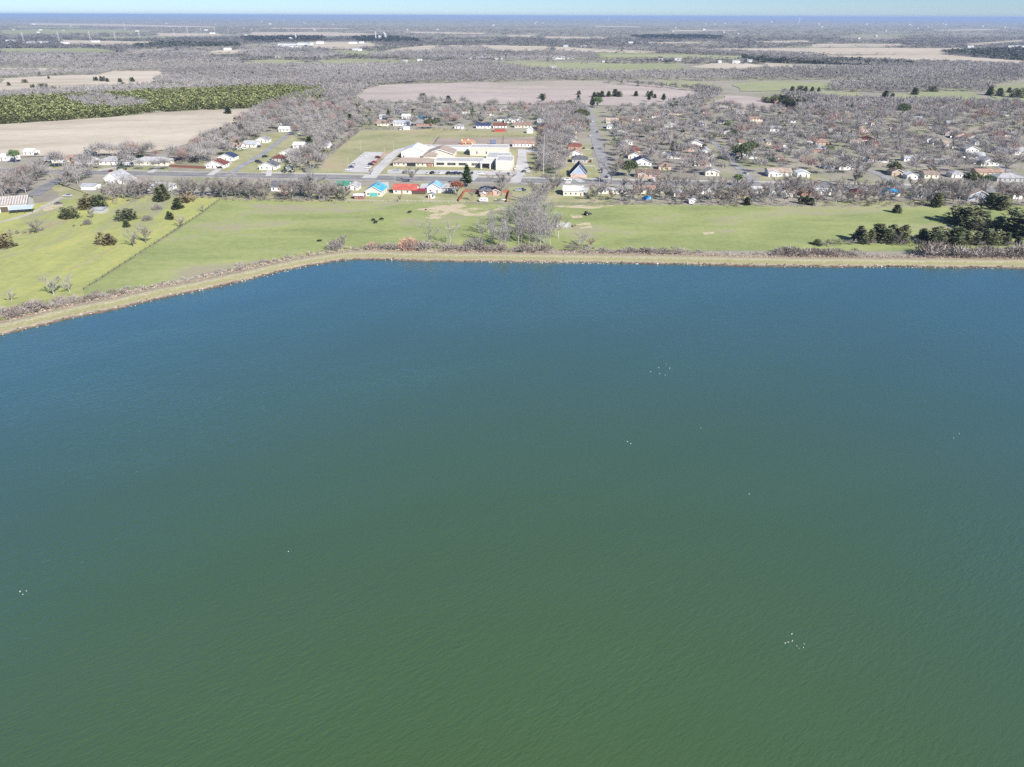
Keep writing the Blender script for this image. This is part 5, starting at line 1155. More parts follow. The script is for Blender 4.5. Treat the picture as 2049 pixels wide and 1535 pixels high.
# bare trees that stand out
g_ = 'single bare trees'
for k, px, py, hpx, bh, wd, lab in (
    (SLIM, 861, 497, 52, 12, 1.1, 'slender pale bare tree rising from the levee brush'), (SLIM, 902, 490, 42, 12, 1.2, 'thin bare tree behind the levee brush near the slender one'), (BARE, 687, 498, 30, 11, .8, 'small dark bare tree at the levee bend by a black cow'), (PALE, 1165, 494, 28, 11, 1.2, 'pale forked bare tree right of the grove by the levee'),
    (PALE, 108, 592, 42, 11, .95, 'pale bare tree forking low by the meadow brush'), (PALE, 140, 586, 36, 11, .8, 'pale slim bare tree beside the low-forking one'), (PALE, 24, 603, 26, 11, .9, 'small pale bare tree at the meadow brush end'), (BARE, 268, 494, 36, 11, .9, 'bare grey tree by the wire fence with a twin'), (BARE, 293, 487, 42, 11, .8, 'taller bare tree of the twins by the wire fence'),
    (BARE, 363, 455, 24, 11, 1, 'small bare tree on the wire fence line'), (BARE, 406, 424, 14, 11, 1, 'tiny bare tree high on the wire fence line'), (BUSH, 176, 450, 12, 3, .9, 'round grey bush in the middle of the meadow'), (BARE, 184, 438, 22, 11, .9, 'brownish bare tree by the small grey shed'), (BUSH, 296, 442, 12, 3, 1.1, 'grey-brown bush in the meadow by the cedars'), (BUSH, 316, 420, 12, 3, 1.1, 'pale bush below the largest cedar'),
    (BARE, 75, 466, 28, 11, 1.2, 'spreading bare tree by the farm track ditch'), (PALE, 624, 398, 68, 11, .85, 'big whitish bare tree before the concrete car park'), (BARE, 826, 366, 32, 11, 1.05, 'bare tree on the verge in front of the school'), (RUSTB, 915, 391, 30, 7, 1, 'round tree full of dead russet leaves by the red fence'), (BARE, 1004, 392, 52, 11, 1, 'large bare tree inside the red fence'),
    (BARE, 1078, 408, 46, 11, .9, 'tall bare tree at the far tip of the grove'), (BARE, 742, 350, 12, 11, 1.2, 'tiny bare tree on the school verge'), (BARE, 1223, 368, 48, 11, .9, 'tall bare tree at the side street junction'), (BARE, 1210, 300, 18, 11, 1, 'bare street tree on the sunny verge'), (PALE, 1617, 290, 40, 11, 1.1, 'whitish bare sycamore over the far street'), (BARE, 1708, 376, 60, 11, .9, 'big dark-limbed bare tree by the maroon-roofed house'),
    (BARE, 2010, 350, 45, 11, 1, 'black-trunked bare tree by the grey hip-roofed house'), (ORB, 745, 500, 17, 5, .9, 'small orange willow bush in the levee brush'), (ORB, 818, 500, 26, 4.5, 1.1, 'wide orange willow bush in the levee brush'), (REDT, 1182, 496, 22, 10, .8, 'reddish bare bush right of the grove'), (BUSH, 672, 500, 22, 3, 1.0, 'dense grey bush at the levee bend'), (BUSH, 950, 500, 26, 3, 1.1, 'dark tangled bush before the grove'),
    (BARE, 480, 396, 50, 11, .9, 'tall bare tree in the hedge at the pasture corner'), (BARE, 530, 396, 40, 11, .8, 'bare tree beside the charcoal-roofed house'), (BARE, 455, 398, 40, 11, .9, 'bare tree in the hedge by the meadow corner'), (BARE, 430, 395, 36, 11, 1, 'bushy bare tree behind the brownish cedar'), (BARE, 620, 402, 34, 11, .9, 'bare tree under the whitish one'), (BARE, 660, 402, 36, 11, .9, 'bare tree before the green roof'), (BARE, 690, 403, 30, 11, .9, 'bare tree beside the dark red shed'), (BARE, 640, 402, 38, 11, 1, 'bare tree in the hedge before the green roof'),
    (BARE, 1955, 463, 22, 11, 1.2, 'grey bare bush in front of the pasture cedar clump'), (BARE, 800, 404, 16, 11, .9, 'little bare tree behind the red-roofed house'), (BARE, 945, 402, 26, 11, .7, 'thin bare tree inside the red fence'), (BARE, 1795, 490, 26, 11, .9, 'pale bare bush between the levee cedars')):
    p, h = at_px(px, py, hpx); tree(k, rng.randrange(6), p, h, bh, lab, g_, 'shrub' if k in (ORB, BUSH) else 'bare_tree', 'shrub' if k in (ORB, BUSH) else 'tree', wide=wd)
# the grove
gpoly = [(955, 482), (985, 500), (1050, 502), (1108, 500), (1122, 476), (1098, 445), (1092, 416), (1062, 414), (1030, 440), (990, 462)]
r = random.Random(77); cnt = 0
while cnt < 62:
    x, y = r.uniform(950, 1125), r.uniform(412, 502)
    if inpoly(np.array([x]), np.array([y]), gpoly)[0]:
        p = G(x, y)
        if all((p.x - a) ** 2 + (p.y - b) ** 2 > 6 for a, b in TREES):
            tree(SLIM, r.randrange(4), p, r.uniform(9.5, 13), 12, 'slender pale bare tree in the grove dividing the pastures', 'trees of the pasture grove', 'bare_tree', wide=r.uniform(.9, 1.25)); cnt += 1

# ------------------------------------------------------------------ town trees: those that show largest one by one, the rest as one mass
class Mass:
    "numpy builder of many small trees; detail falls with distance"
    def __init__(s): s.t = []; s.c = []
    def bare(s, x, y, h, rad, n, col, w=.12, z0=0.0, low=.22):
        N = len(x)
        if N == 0: return
        g = nrg; d = g.normal(size=(N, n, 3)); d /= np.linalg.norm(d, axis=2)[:, :, None]; d[:, :, 2] = np.abs(d[:, :, 2]) * 1.0 - .25
        k = (g.random((N, n)) ** .5)[:, :, None]
        c = np.stack([x, y, z0 + h * (low + (1 - low) * .5)], 1)[:, None, :] + d * k * np.stack([rad, rad, h * (1 - low) * .55], 1)[:, None, :]
        t = d + g.normal(size=(N, n, 3)) * .45 + np.array([0, 0, .45]); t /= np.linalg.norm(t, axis=2)[:, :, None]
        ln = (g.uniform(.25, .5, (N, n)) * h[:, None])[:, :, None]; sd_ = np.cross(t, g.normal(size=(N, n, 3))); sd_ /= np.linalg.norm(sd_, axis=2)[:, :, None]
        ww = (g.uniform(.6, 1.4, (N, n)) * w * h[:, None] / 10)[:, :, None]
        b0 = c - t * ln * .4
        tri = np.stack([b0 - sd_ * ww, b0 + sd_ * ww, c + t * ln * .6], 2).reshape(-1, 3, 3)
        tri[:, :, 2] = np.maximum(tri[:, :, 2], .02)
        s.t.append(tri); s.c.append((np.repeat(col, n, axis=0) * g.uniform(.85, 1.15, (N * n, 1))))
        nt = 2; tx = np.repeat(x, nt); ty = np.repeat(y, nt); th = np.repeat(h, nt); a = g.random(N * nt) * 6.28; rw = th * .014
        p0 = np.stack([tx - np.cos(a) * rw, ty - np.sin(a) * rw, np.full(N * nt, z0)], 1); p1 = np.stack([tx + np.cos(a) * rw, ty + np.sin(a) * rw, np.full(N * nt, z0)], 1); p2 = np.stack([tx, ty, z0 + th * .7], 1)
        s.t.append(np.stack([p0, p1, p2], 1)); s.c.append(np.repeat(col, nt, axis=0) * .9)
    def leafy(s, x, y, h, rad, n, col, size=.22, cone=.7, z0=0.0, flat=1.0):
        N = len(x)
        if N == 0: return
        g = nrg; z = g.random((N, n)) ** 1.2; az = g.random((N, n)) * 6.283
        rr_ = rad[:, None] * (1 - z) ** cone * (1 - .35 * g.random((N, n)) ** 2)
        c = np.stack([x[:, None] + rr_ * np.cos(az), y[:, None] + rr_ * np.sin(az), z0 + h[:, None] * (.06 + .92 * z)], 2)
        out = np.stack([np.cos(az), np.sin(az), g.uniform(-.1, .8, (N, n)) * flat], 2); side = np.stack([-np.sin(az), np.cos(az), g.uniform(-.5, .5, (N, n)) * flat], 2)
        ss_ = (size * h[:, None] * g.uniform(.6, 1.4, (N, n)))[:, :, None]
        tri = np.stack([c - side * ss_ * .7 - out * ss_ * .4, c + side * ss_ * .7 - out * ss_ * .4, c + out * ss_], 2).reshape(-1, 3, 3)
        tri[:, :, 2] = np.maximum(tri[:, :, 2], .02)
        s.t.append(tri); s.c.append(np.repeat(col, n, axis=0) * g.uniform(1 - .25 * flat, 1 + .25 * flat, (N * n, 1)))
    def mesh(s, name): return tri_mesh(name, np.concatenate(s.t), M_TINT, np.concatenate(s.c))
def cols(N, a, b): k = nrg.random((N, 1)); return np.array(a) * (1 - k) + np.array(b) * k
GREY = ((0.25, 0.232, 0.22), (0.37, 0.345, 0.33))

STP = []     # sampled street centre points: no trees there
for nm, pts, w, m in STREETS:
    P = [G(*q) for q in pts]
    for a, b in zip(P, P[1:]):
        for k in range(int((b - a).length / 4) + 1): q = a.lerp(b, k * 4 / max(4, (b - a).length)); STP.append((q.x, q.y, w / 2 + 1.2))
OBS = np.array(FOOT + [(f[0] - GU.x * 8, f[1] - GU.y * 8, f[2] * .62) for f in FOOT if f[1] > 560] + STP + [(t[0], t[1], 2.5) for t in TREES])
ZONES = [  # polygon, individuals share, label where
 ([(1235, 345), (1225, 262), (1215, 222), (1430, 214), (1560, 228), (1720, 222), (1890, 210), (2060, 216), (2060, 352), (1850, 352), (1640, 350), (1500, 348), (1400, 350)], 15.2, 'standing in the tree-filled blocks'),
 ([(1075, 352), (1085, 262), (1090, 218), (1165, 215), (1180, 262), (1140, 290), (1130, 352)], 10.0, 'between the school and the straight side street'),
 ([(715, 256), (705, 214), (870, 210), (1090, 218), (1090, 250), (900, 254)], 15.0, 'among the houses beyond the school field'),
 ([(352, 334), (400, 296), (450, 262), (520, 226), (580, 212), (700, 212), (720, 252), (690, 282), (650, 312), (640, 300), (560, 258), (490, 296), (420, 330)], 11.5, 'along the street beside the hay field'),
 ([(560, 350), (590, 320), (630, 300), (655, 305), (640, 345)], 9.0, 'beside the school lawn corner'),
 ([(1190, 392), (1240, 386), (1400, 392), (1700, 394), (2060, 392), (2060, 414), (1700, 411), (1330, 409), (1190, 402)], 9.5, 'in the hedge behind the pasture'),
 ([(1240, 378), (1500, 381), (2060, 388), (2060, 392), (1500, 389), (1240, 386)], 10.0, 'in front gardens below the main road'),
 ([(440, 398), (440, 386), (545, 392), (700, 392), (700, 402), (560, 402)], 7.0, 'in the hedge at the pasture corner'),
 ([(0, 378), (20, 362), (60, 348), (95, 350), (70, 372), (50, 392), (0, 398)], 7.0, 'around the striped barn'),
 ([(110, 372), (140, 358), (170, 350), (190, 352), (170, 366), (130, 376)], 7.0, 'beside the farm road junction'),
 ([(200, 392), (270, 384), (420, 386), (420, 396), (300, 396), (210, 408)], 8.0, 'in the hedge at the meadow top'),
 ([(150, 320), (250, 308), (340, 318), (400, 318), (390, 331), (345, 328), (250, 318)], 8.0, 'behind the houses at the hay field'),
 ([(90, 333), (345, 339), (345, 346), (90, 341)], 8.0, 'before the houses at the hay field'),
 ([(1075, 402), (1100, 385), (1120, 378), (1105, 398)], 6.0, 'behind the grove'),
]
cand = []
for poly, sp_, where in ZONES:
    px = [q[0] for q in poly]; py = [q[1] for q in poly]
    W_ = [G(*q) for q in poly]; wpoly = [(q.x, q.y) for q in W_]
    area = abs(sum(wpoly[i][0] * wpoly[(i + 1) % len(wpoly)][1] - wpoly[(i + 1) % len(wpoly)][0] * wpoly[i][1] for i in range(len(wpoly)))) / 2
    n_try = int(area / (sp_ * sp_) * 2.2); xs_ = [q[0] for q in wpoly]; ys_ = [q[1] for q in wpoly]
    X = nrg.uniform(min(xs_), max(xs_), n_try * 3); Y = nrg.uniform(min(ys_), max(ys_), n_try * 3)
    k = inpoly(X, Y, wpoly); X, Y = X[k][:n_try], Y[k][:n_try]
    kept = []
    for x, y in zip(X, Y):
        if np.any((OBS[:, 0] - x) ** 2 + (OBS[:, 1] - y) ** 2 < OBS[:, 2] ** 2): continue
        if abs(y - (ka * x + kb)) < RW / 2 + 2: continue
        if kept and min((a - x) ** 2 + (b - y) ** 2 for a, b in kept) < (sp_ * .55) ** 2: continue
        kept.append((x, y))
    cand += [(x, y, where) for x, y in kept]
cand.sort(key=lambda q: q[1])
r = random.Random(5)
NIND = 195
town = Mass(); rest = []
for i, (x, y, where) in enumerate(cand):
    if i < NIND:
        u = r.random()
        if u < .8: tree(BARE, r.randrange(6), Vector((x, y, 0)), r.uniform(8, 13), 11, 'grey bare deciduous tree ' + where, 'bare town trees', 'bare_tree', wide=r.uniform(.9, 1.2))
        elif u < .88: tree(REDT, r.randrange(2), Vector((x, y, 0)), r.uniform(6.5, 9.5), 10, 'reddish-twigged bare tree ' + where, 'bare town trees', 'bare_tree', wide=r.uniform(.9, 1.2))
        else: tree(PALE, r.randrange(2), Vector((x, y, 0)), r.uniform(8, 12), 11, 'pale-barked bare tree ' + where, 'bare town trees', 'bare_tree')
    else: rest.append((x, y))
rest = np.array(rest); N = len(rest)
isg = nrg.random(N) < .09; hh = nrg.uniform(7.5, 14, N)
c_ = cols(N, *GREY); red = nrg.random(N) < .10; c_[red] *= np.array([1.1, .88, .83])
town.bare(rest[~isg, 0], rest[~isg, 1], hh[~isg], hh[~isg] * .5, 200, c_[~isg], .12)
town.leafy(rest[isg, 0], rest[isg, 1], hh[isg] * .8, hh[isg] * .36, 90, cols(int(isg.sum()), (.04, .06, .025), (.10, .13, .05)), .1)
stuff('town_trees', town.mesh('town_trees'), 'mass of bare grey trees filling the far blocks of the town', 'trees')
print('town trees', len(cand), 'objects', len(bpy.data.objects))
# ------------------------------------------------------------------ woods, brush, grass
def fill(poly, spacing, jitter_lod=True, ymax=None):
    "points of the ground inside a photo-pixel polygon; spacing(Y) metres grows with distance"
    px = np.array([q[0] for q in poly]); py = np.array([q[1] for q in poly], float); out = []
    y0, y1 = py.min(), py.max(); rows = max(1, int(math.ceil((y1 - y0) / 3)))
    for k in range(rows):
        a = y0 + (y1 - y0) * k / rows; b = y0 + (y1 - y0) * (k + 1) / rows
        xa, ya = GN(px.min(), b); xb, yb = GN(px.max(), b); xc, yc = GN(px.max(), a); xd, yd = GN(px.min(), a)
        area = (math.hypot(xb - xa, yb - ya) + math.hypot(xc - xd, yc - yd)) / 2 * abs((yc + yd) - (ya + yb)) / 2
        Ym = (yc + yd + ya + yb) / 4; s = spacing(Ym); n = int(area / s ** 2)
        if n <= 0: continue
        # uniform on the ground: choose distance uniformly, back to pixels
        lo, hi = 1 / (767.5 - 0), 0
        ppx = nrg.uniform(px.min(), px.max(), n); ppy = nrg.uniform(a, b, n)
        k_ = inpoly(ppx, ppy, poly)
        X, Y = GN(ppx[k_], ppy[k_]); out.append(np.stack([X, Y], 1))
    return np.concatenate(out) if out else np.zeros((0, 2))
def sp_wood(Y): return max(6.2, Y / 165)
woods = Mass(); ever = Mass()
WOODS = [
 [(650, 200), (560, 215), (520, 220), (560, 205), (640, 186), (700, 176), (760, 166), (850, 163), (760, 172), (720, 188), (715, 205), (690, 214)],
 [(330, 152), (480, 132), (640, 134), (800, 130), (980, 126), (1000, 132), (1120, 145), (1250, 148), (1420, 146), (1530, 143), (1540, 150), (1490, 162), (1420, 163), (1300, 160), (1215, 162), (1120, 160), (1000, 164), (850, 167), (755, 170), (690, 180), (640, 184), (560, 178), (420, 176), (330, 172), (300, 172)],
 [(0, 112), (120, 108), (240, 112), (400, 114), (480, 122), (480, 134), (330, 152), (320, 143), (230, 143), (130, 137), (0, 135)],
 [(0, 146), (100, 145), (230, 143), (200, 150), (90, 153), (0, 158)],
 [(1529, 140), (1660, 138), (1800, 134), (2049, 140), (2049, 164), (1990, 170), (1880, 166), (1740, 162), (1640, 160), (1530, 162), (1490, 160)],
 [(1660, 168), (1740, 166), (1880, 172), (1990, 172), (1985, 185), (1880, 182), (1790, 188), (1735, 185), (1660, 184)],
 [(1560, 190), (1660, 200), (1780, 206), (1900, 206), (2049, 216), (2049, 224), (1880, 214), (1720, 224), (1600, 226)],
 [(130, 205), (190, 196), (260, 206), (300, 216), (270, 224), (180, 222)],
 [(0, 190), (120, 184), (280, 176), (420, 178), (520, 172), (400, 182), (230, 190), (60, 200), (0, 203)],
 [(1480, 118), (1560, 116), (1720, 122), (1900, 127), (2049, 132), (2049, 142), (1880, 138), (1700, 132), (1600, 126)],
 [(740, 110), (860, 104), (880, 96), (960, 96), (990, 104), (1000, 112), (1130, 106), (1190, 110), (1200, 122), (1020, 122), (860, 120), (740, 118)],
 [(480, 102), (620, 100), (700, 112), (640, 120), (500, 118)], [(240, 104), (400, 106), (430, 112), (300, 116)],
 [(1180, 96), (1280, 100), (1450, 104), (1620, 110), (1640, 116), (1500, 112), (1330, 106), (1190, 102)],
 [(1385, 175), (1445, 186), (1430, 205), (1360, 214), (1330, 212), (1400, 196)], [(1215, 165), (1330, 175), (1440, 186), (1442, 189), (1330, 178), (1215, 168)],
]
for poly in WOODS:
    q = fill(poly, sp_wood); N = len(q)
    if not N: continue
    lod = np.maximum(1, q[:, 1] / 1300); h = nrg.uniform(7, 11.5, N) * (.85 + .15 * lod); rad = nrg.uniform(3.4, 5.2, N) * lod
    c_ = cols(N, (0.26, 0.242, 0.232), (0.315, 0.295, 0.283))
    patch = np.sin(q[:, 0] * .011 + 2) * np.sin(q[:, 1] * .007) + .7 * np.sin(q[:, 0] * .0043 + q[:, 1] * .013) + .6 * np.sin(q[:, 0] * .019 - q[:, 1] * .021); c_ *= (1 + .12 * patch)[:, None]
    g = nrg.random(N) < .025
    woods.bare(q[~g, 0], q[~g, 1], h[~g], rad[~g], 34, c_[~g], .30)
    ever.leafy(q[g, 0], q[g, 1], h[g] * .8, rad[g] * .7, 20, cols(int(g.sum()), (.045, .06, .03), (.09, .10, .05)), .22)
# far woods, ever coarser
def farfill(y0, y1, s): return fill([(-60, y0), (2110, y0), (2110, y1), (-60, y1)], lambda Y: s * max(1, Y / 4000))
FP = [[tuple(GN(*q)) for q in pts] for nm, pts, m in FAR if pts[0][1] < 130]
q = np.concatenate([farfill(76, 128, 22), farfill(52, 76, 34), farfill(41, 52, 65), farfill(36.5, 41, 190)])
ok = np.ones(len(q), bool)
for pl in FP: ok &= ~inpoly(q[:, 0], q[:, 1], [(float(a), float(b)) for a, b in pl])
tone = 1 + .10 * np.sin(q[:, 0] * .0017 + 3) * np.sin(q[:, 1] * .0029) + .08 * np.sin(q[:, 1] * .0047 + q[:, 0] * .0006)
openness = np.sin(q[:, 0] * .0031 + 1.3) * np.sin(q[:, 1] * .0023 + .5) + .6 * np.sin(q[:, 0] * .0083 - q[:, 1] * .0041)
ok &= openness + nrg.normal(0, .35, len(q)) > -.75
q = q[ok]; tone = tone[ok]; N = len(q); h = nrg.uniform(7, 13, N) * np.maximum(1, q[:, 1] / 9000); rad = nrg.uniform(10, 18, N) * np.maximum(1, q[:, 1] / 4500)
c_ = cols(N, (0.185, 0.172, 0.168), (0.235, 0.22, 0.216)); g = nrg.random(N) < .07
c_ *= tone[:, None]; c_[g] = cols(int(g.sum()), (.10, .115, .08), (.16, .17, .11))
woods.leafy(q[:, 0], q[:, 1], h * .75, rad, 14, c_, .5, .3, 0.0, .35)
stuff('bare_woodland', woods.mesh('bare_woodland'), 'grey leafless woodland stretching to the horizon', 'woodland')
# the evergreen plantation and the dark conifer belts, some of them painted-in cloud shadow
EV = [([(-60, 254), (0, 249), (117, 242), (215, 235), (289, 227), (400, 220), (560, 215), (640, 203), (655, 192), (645, 181), (560, 178), (450, 182), (300, 188), (150, 196), (0, 203), (-60, 206)], 4.7, (.24, .265, .105), (.29, .305, .125), 8),
      ([(700, 76), (760, 72), (840, 80), (835, 85), (720, 84)], 22, (.035, .045, .035), (.05, .06, .045), 11), ([(480, 76), (580, 73), (650, 74), (640, 82), (500, 84)], 22, (.035, .045, .035), (.05, .06, .045), 11), ([(1260, 72), (1400, 71), (1450, 74), (1440, 79), (1290, 79)], 24, (.035, .045, .035), (.05, .06, .045), 11),  # cloud shadow on the far forest, put into the colour of these trees
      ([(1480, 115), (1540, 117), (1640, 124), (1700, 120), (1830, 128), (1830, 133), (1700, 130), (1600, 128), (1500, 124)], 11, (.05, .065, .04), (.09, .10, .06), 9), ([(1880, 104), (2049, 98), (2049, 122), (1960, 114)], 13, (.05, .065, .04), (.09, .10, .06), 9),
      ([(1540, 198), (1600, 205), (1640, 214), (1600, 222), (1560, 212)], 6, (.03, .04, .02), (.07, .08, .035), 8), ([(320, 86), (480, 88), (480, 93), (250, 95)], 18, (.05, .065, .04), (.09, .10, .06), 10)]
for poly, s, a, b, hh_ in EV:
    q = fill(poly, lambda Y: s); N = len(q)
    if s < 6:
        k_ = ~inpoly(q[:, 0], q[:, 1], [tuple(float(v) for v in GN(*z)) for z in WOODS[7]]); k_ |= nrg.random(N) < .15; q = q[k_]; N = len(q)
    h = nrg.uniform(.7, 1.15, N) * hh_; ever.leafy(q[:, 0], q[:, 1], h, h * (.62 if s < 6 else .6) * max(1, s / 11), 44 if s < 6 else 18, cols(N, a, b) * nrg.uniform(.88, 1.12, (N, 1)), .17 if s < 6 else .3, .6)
stuff('evergreen_plantation', ever.mesh('evergreen_plantation'), 'yellow-green evergreen plantation behind the pale hay field, and far woods darkened as cloud shadow', 'woodland')

# brush and dry grass along the levee
brush = Mass(); tuft = Mass()
r = random.Random(9)
bx = []; gx = []
for i in range(len(SL)):
    p0 = SL[i]
    if p0.x < -420 or p0.x > 420: continue
    left = p0.y < SL[[k for k in range(len(SL)) if abs(SL[k].x + 95) < 4][0]].y - 8 if False else p0.x < -95
    dens = 5.5 if p0.x < -150 else (4.0 if p0.x < -60 else (3.4 if p0.x < 130 else 5.0))
    for _ in range(int(dens) + (r.random() < dens % 1)):
        if math.sin(i * .23) + r.uniform(-.8, .8) < -.25 and p0.x > -60: continue
        q = shore(i, r.uniform(15.5, 23.0 if p0.x < -150 or p0.x > 130 else 20.5)) + Vector((r.uniform(-2.5, 2.5), 0, 0))
        hgt = r.uniform(2.6, 5.2) if p0.x < -175 else (r.uniform(1.2, 3.0) if p0.x < -75 else (r.uniform(1.5, 4.4) if p0.x < 130 else r.uniform(2.2, 5.6)))
        hgt *= .92 + .35 * math.sin(i * .083) + .25 * math.sin(i * .31 + 2)
        bx.append((q.x, q.y, hgt))
    for _ in range(18):
        q = shore(i, r.gauss(15.0, 2.4)) + Vector((r.uniform(-1.5, 1.5), 0, 0)); gx.append((q.x, q.y, r.uniform(.6, 1.4)))
bx = np.array(bx); N = len(bx)
c_ = cols(N, (0.26, 0.228, 0.205), (0.385, 0.345, 0.315)); k_ = nrg.random(N) < .25; c_[k_] = cols(int(k_.sum()), (.18, .145, .13), (.26, .215, .19))
brush.bare(bx[:, 0], bx[:, 1], bx[:, 2], bx[:, 2] * .85, 90, c_, .3, 0.1, .0)
stuff('levee_brush', brush.mesh('levee_brush'), 'tangled purplish-grey brush along the land side of the levee', 'brush')
gx = np.array(gx); N = len(gx)
d_ = np.abs(np.array([0.0] * N))
tuft.bare(gx[:, 0], gx[:, 1], gx[:, 2], gx[:, 2] * .9, 10, cols(N, (.42, .34, .27), (.56, .47, .37)), 1.0, .45, .0)
stuff('dry_grass', tuft.mesh('dry_grass'), 'tall pale dry grass on the outer levee slope', 'grass')
# hedge undergrowth along the pasture's far edge and house gardens
hedge = Mass(); P = []
for pts, dens, wd in (([(440, 399), (560, 402), (700, 403)], .9, 6), ([(1190, 407), (1330, 409), (1560, 412), (1900, 411), (2060, 412)], .8, 6), ([(655, 312), (690, 285), (720, 258)], 1.0, 5), ([(722, 259), (860, 259)], .7, 3), ([(868, 261), (955, 262)], .5, 3),
                      ([(1082, 262), (1083, 300), (1078, 345)], 1.2, 5), ([(345, 333), (400, 300), (460, 262), (520, 228)], 1.2, 10), ([(150, 322), (260, 312), (345, 322)], .7, 6), ([(0, 470), (60, 468), (90, 462)], .7, 2), ([(215, 408), (300, 397), (430, 396)], .9, 7), ([(1085, 356), (1110, 356)], 1.5, 4), ([(1140, 496), (1180, 498)], .8, 5), ([(950, 502), (1110, 504)], 1.0, 3), ([(1640, 492), (1720, 488), (2049, 492)], 1.2, 3)):
    Q = [G(*z) for z in pts]
    for a, b in zip(Q, Q[1:]):
        for _ in range(int((b - a).length * dens)):
            t = nrg.random(); q = a.lerp(b, t); P.append((q.x + nrg.normal(0, wd * .35), q.y + nrg.normal(0, wd * .5), nrg.uniform(1.2, 3.6)))
P = np.array(P); N = len(P); g = nrg.random(N) < .12
hedge.bare(P[~g, 0], P[~g, 1], P[~g, 2], P[~g, 2] * .6, 50, cols(int((~g).sum()), (.22, .19, .175), (.34, .305, .29)), .2, 0, 0)
hedge.leafy(P[g, 0], P[g, 1], P[g, 2], P[g, 2] * .5, 50, cols(int(g.sum()), (.05, .07, .03), (.13, .15, .06)), .13)
stuff('hedgerow', hedge.mesh('hedgerow'), 'scrubby leafless hedgerows around gardens and fields', 'hedge')
# riprap: pale stones and dark weeds at the waterline
_ph = (1 + 5 ** .5) / 2
oc = np.array([(1, 0, 0), (-1, 0, 0), (0, 1, 0), (0, -1, 0), (0, 0, 1), (0, 0, -1)], float); of = [(0, 2, 4), (2, 1, 4), (1, 3, 4), (3, 0, 4), (2, 0, 5), (1, 2, 5), (3, 1, 5), (0, 3, 5)]
T = []; C_ = []
r = random.Random(12); W_ = Mass(); wx = []
for i in range(len(SL)):
    if abs(SL[i].x) > 420: continue
    rich = .55 + .45 * math.sin(i * .11) * math.sin(i * .037 + 1)
    for _ in range(int(1 + 11 * rich)):
        o = abs(r.gauss(.5, .8)); q = shore(i, o) + Vector((r.uniform(-1.5, 1.5), r.uniform(-.5, .5), 0)); s = r.uniform(.1, .36) * (1.8 if r.random() < .06 else 1)
        v_ = oc * np.array([r.uniform(.7, 1.3), r.uniform(.7, 1.3), r.uniform(.5, .9)]) * s + nrg.normal(0, .14 * s, oc.shape)
        a = r.uniform(0, 6.28); ca, sa = math.cos(a), math.sin(a); v_ = v_ @ np.array([[ca, sa, 0], [-sa, ca, 0], [0, 0, 1]])
        v_ += np.array([q.x, q.y, .15 + max(0, o) * .36]); T += [[v_[k] for k in f] for f in of]
        k = r.uniform(.28, .66); C_ += [(k, k * .95, k * .87)] * 8
    for _ in range(3 if SL[i].x > 40 else 1):
        q = shore(i, r.uniform(-.4, 2.0)); wx.append((q.x + r.uniform(-1.5, 1.5), q.y, r.uniform(.4, 1.2)))
stuff('riprap_stones', tri_mesh('riprap_stones', np.array(T), M_TINT, np.array(C_)), 'pale broken stones lining the waterline', 'stones')
wx = np.array(wx); W_.bare(wx[:, 0], wx[:, 1], wx[:, 2], wx[:, 2] * .6, 14, cols(len(wx), (.09, .075, .05), (.2, .17, .10)), .8, .3, 0)
stuff('shore_weeds', W_.mesh('shore_weeds'), 'dark weeds growing between the waterline stones', 'weeds')

# ------------------------------------------------------------------ cattle
m_cow = paint('black_hide', (0.012, 0.011, 0.011), .7, .1)
def cow_mesh(seed, lying=False):
    V = [(0, 0, 1.0), (.55, 0, 1.02), (.85, 0, 1.15), (1.2, 0, 1.2), (1.5, 0, 1.02), (-.6, 0, 1.02), (-.95, 0, 1.05), (-1.05, 0, .6),
         (.6, .22, .75), (.62, .24, .4), (.62, .24, .03), (.6, -.22, .75), (.55, -.24, .4), (.55, -.24, .03), (-.75, .24, .8), (-.85, .25, .45), (-.78, .25, .03), (-.75, -.24, .8), (-.8, -.25, .45), (-.72, -.25, .03), (1.18, .22, 1.28), (1.18, -.22, 1.28)]
    if seed % 2: V[3] = (1.2, .1, .75); V[4] = (1.35, .15, .35); V[20] = (1.2, .32, .8); V[21] = (1.2, -.12, .8)
    if lying:
        V = [(x, y, max(.1, z - .5)) for x, y, z in V]
    Ed = [(0, 1), (1, 2), (2, 3), (3, 4), (0, 5), (5, 6), (6, 7), (1, 8), (8, 9), (9, 10), (1, 11), (11, 12), (12, 13), (5, 14), (14, 15), (15, 16), (5, 17), (17, 18), (18, 19), (3, 20), (3, 21)]
    rad = [.42, .38, .24, .18, .11, .38, .22, .04, .17, .09, .07, .17, .09, .07, .2, .1, .07, .2, .1, .07, .05, .05]
    me = bpy.data.meshes.new('cow'); me.from_pydata(V, Ed, []); me.materials.append(m_cow); me.update()
    o = bpy.data.objects.new('cow', me); link(o)
    sk = o.modifiers.new('skin', 'SKIN')
    for i, q in enumerate(me.skin_vertices[0].data): q.radius = (rad[i], rad[i]); q.use_root = i == 0
    sb = o.modifiers.new('sub', 'SUBSURF'); sb.levels = 1; sb.render_levels = 1
    return o
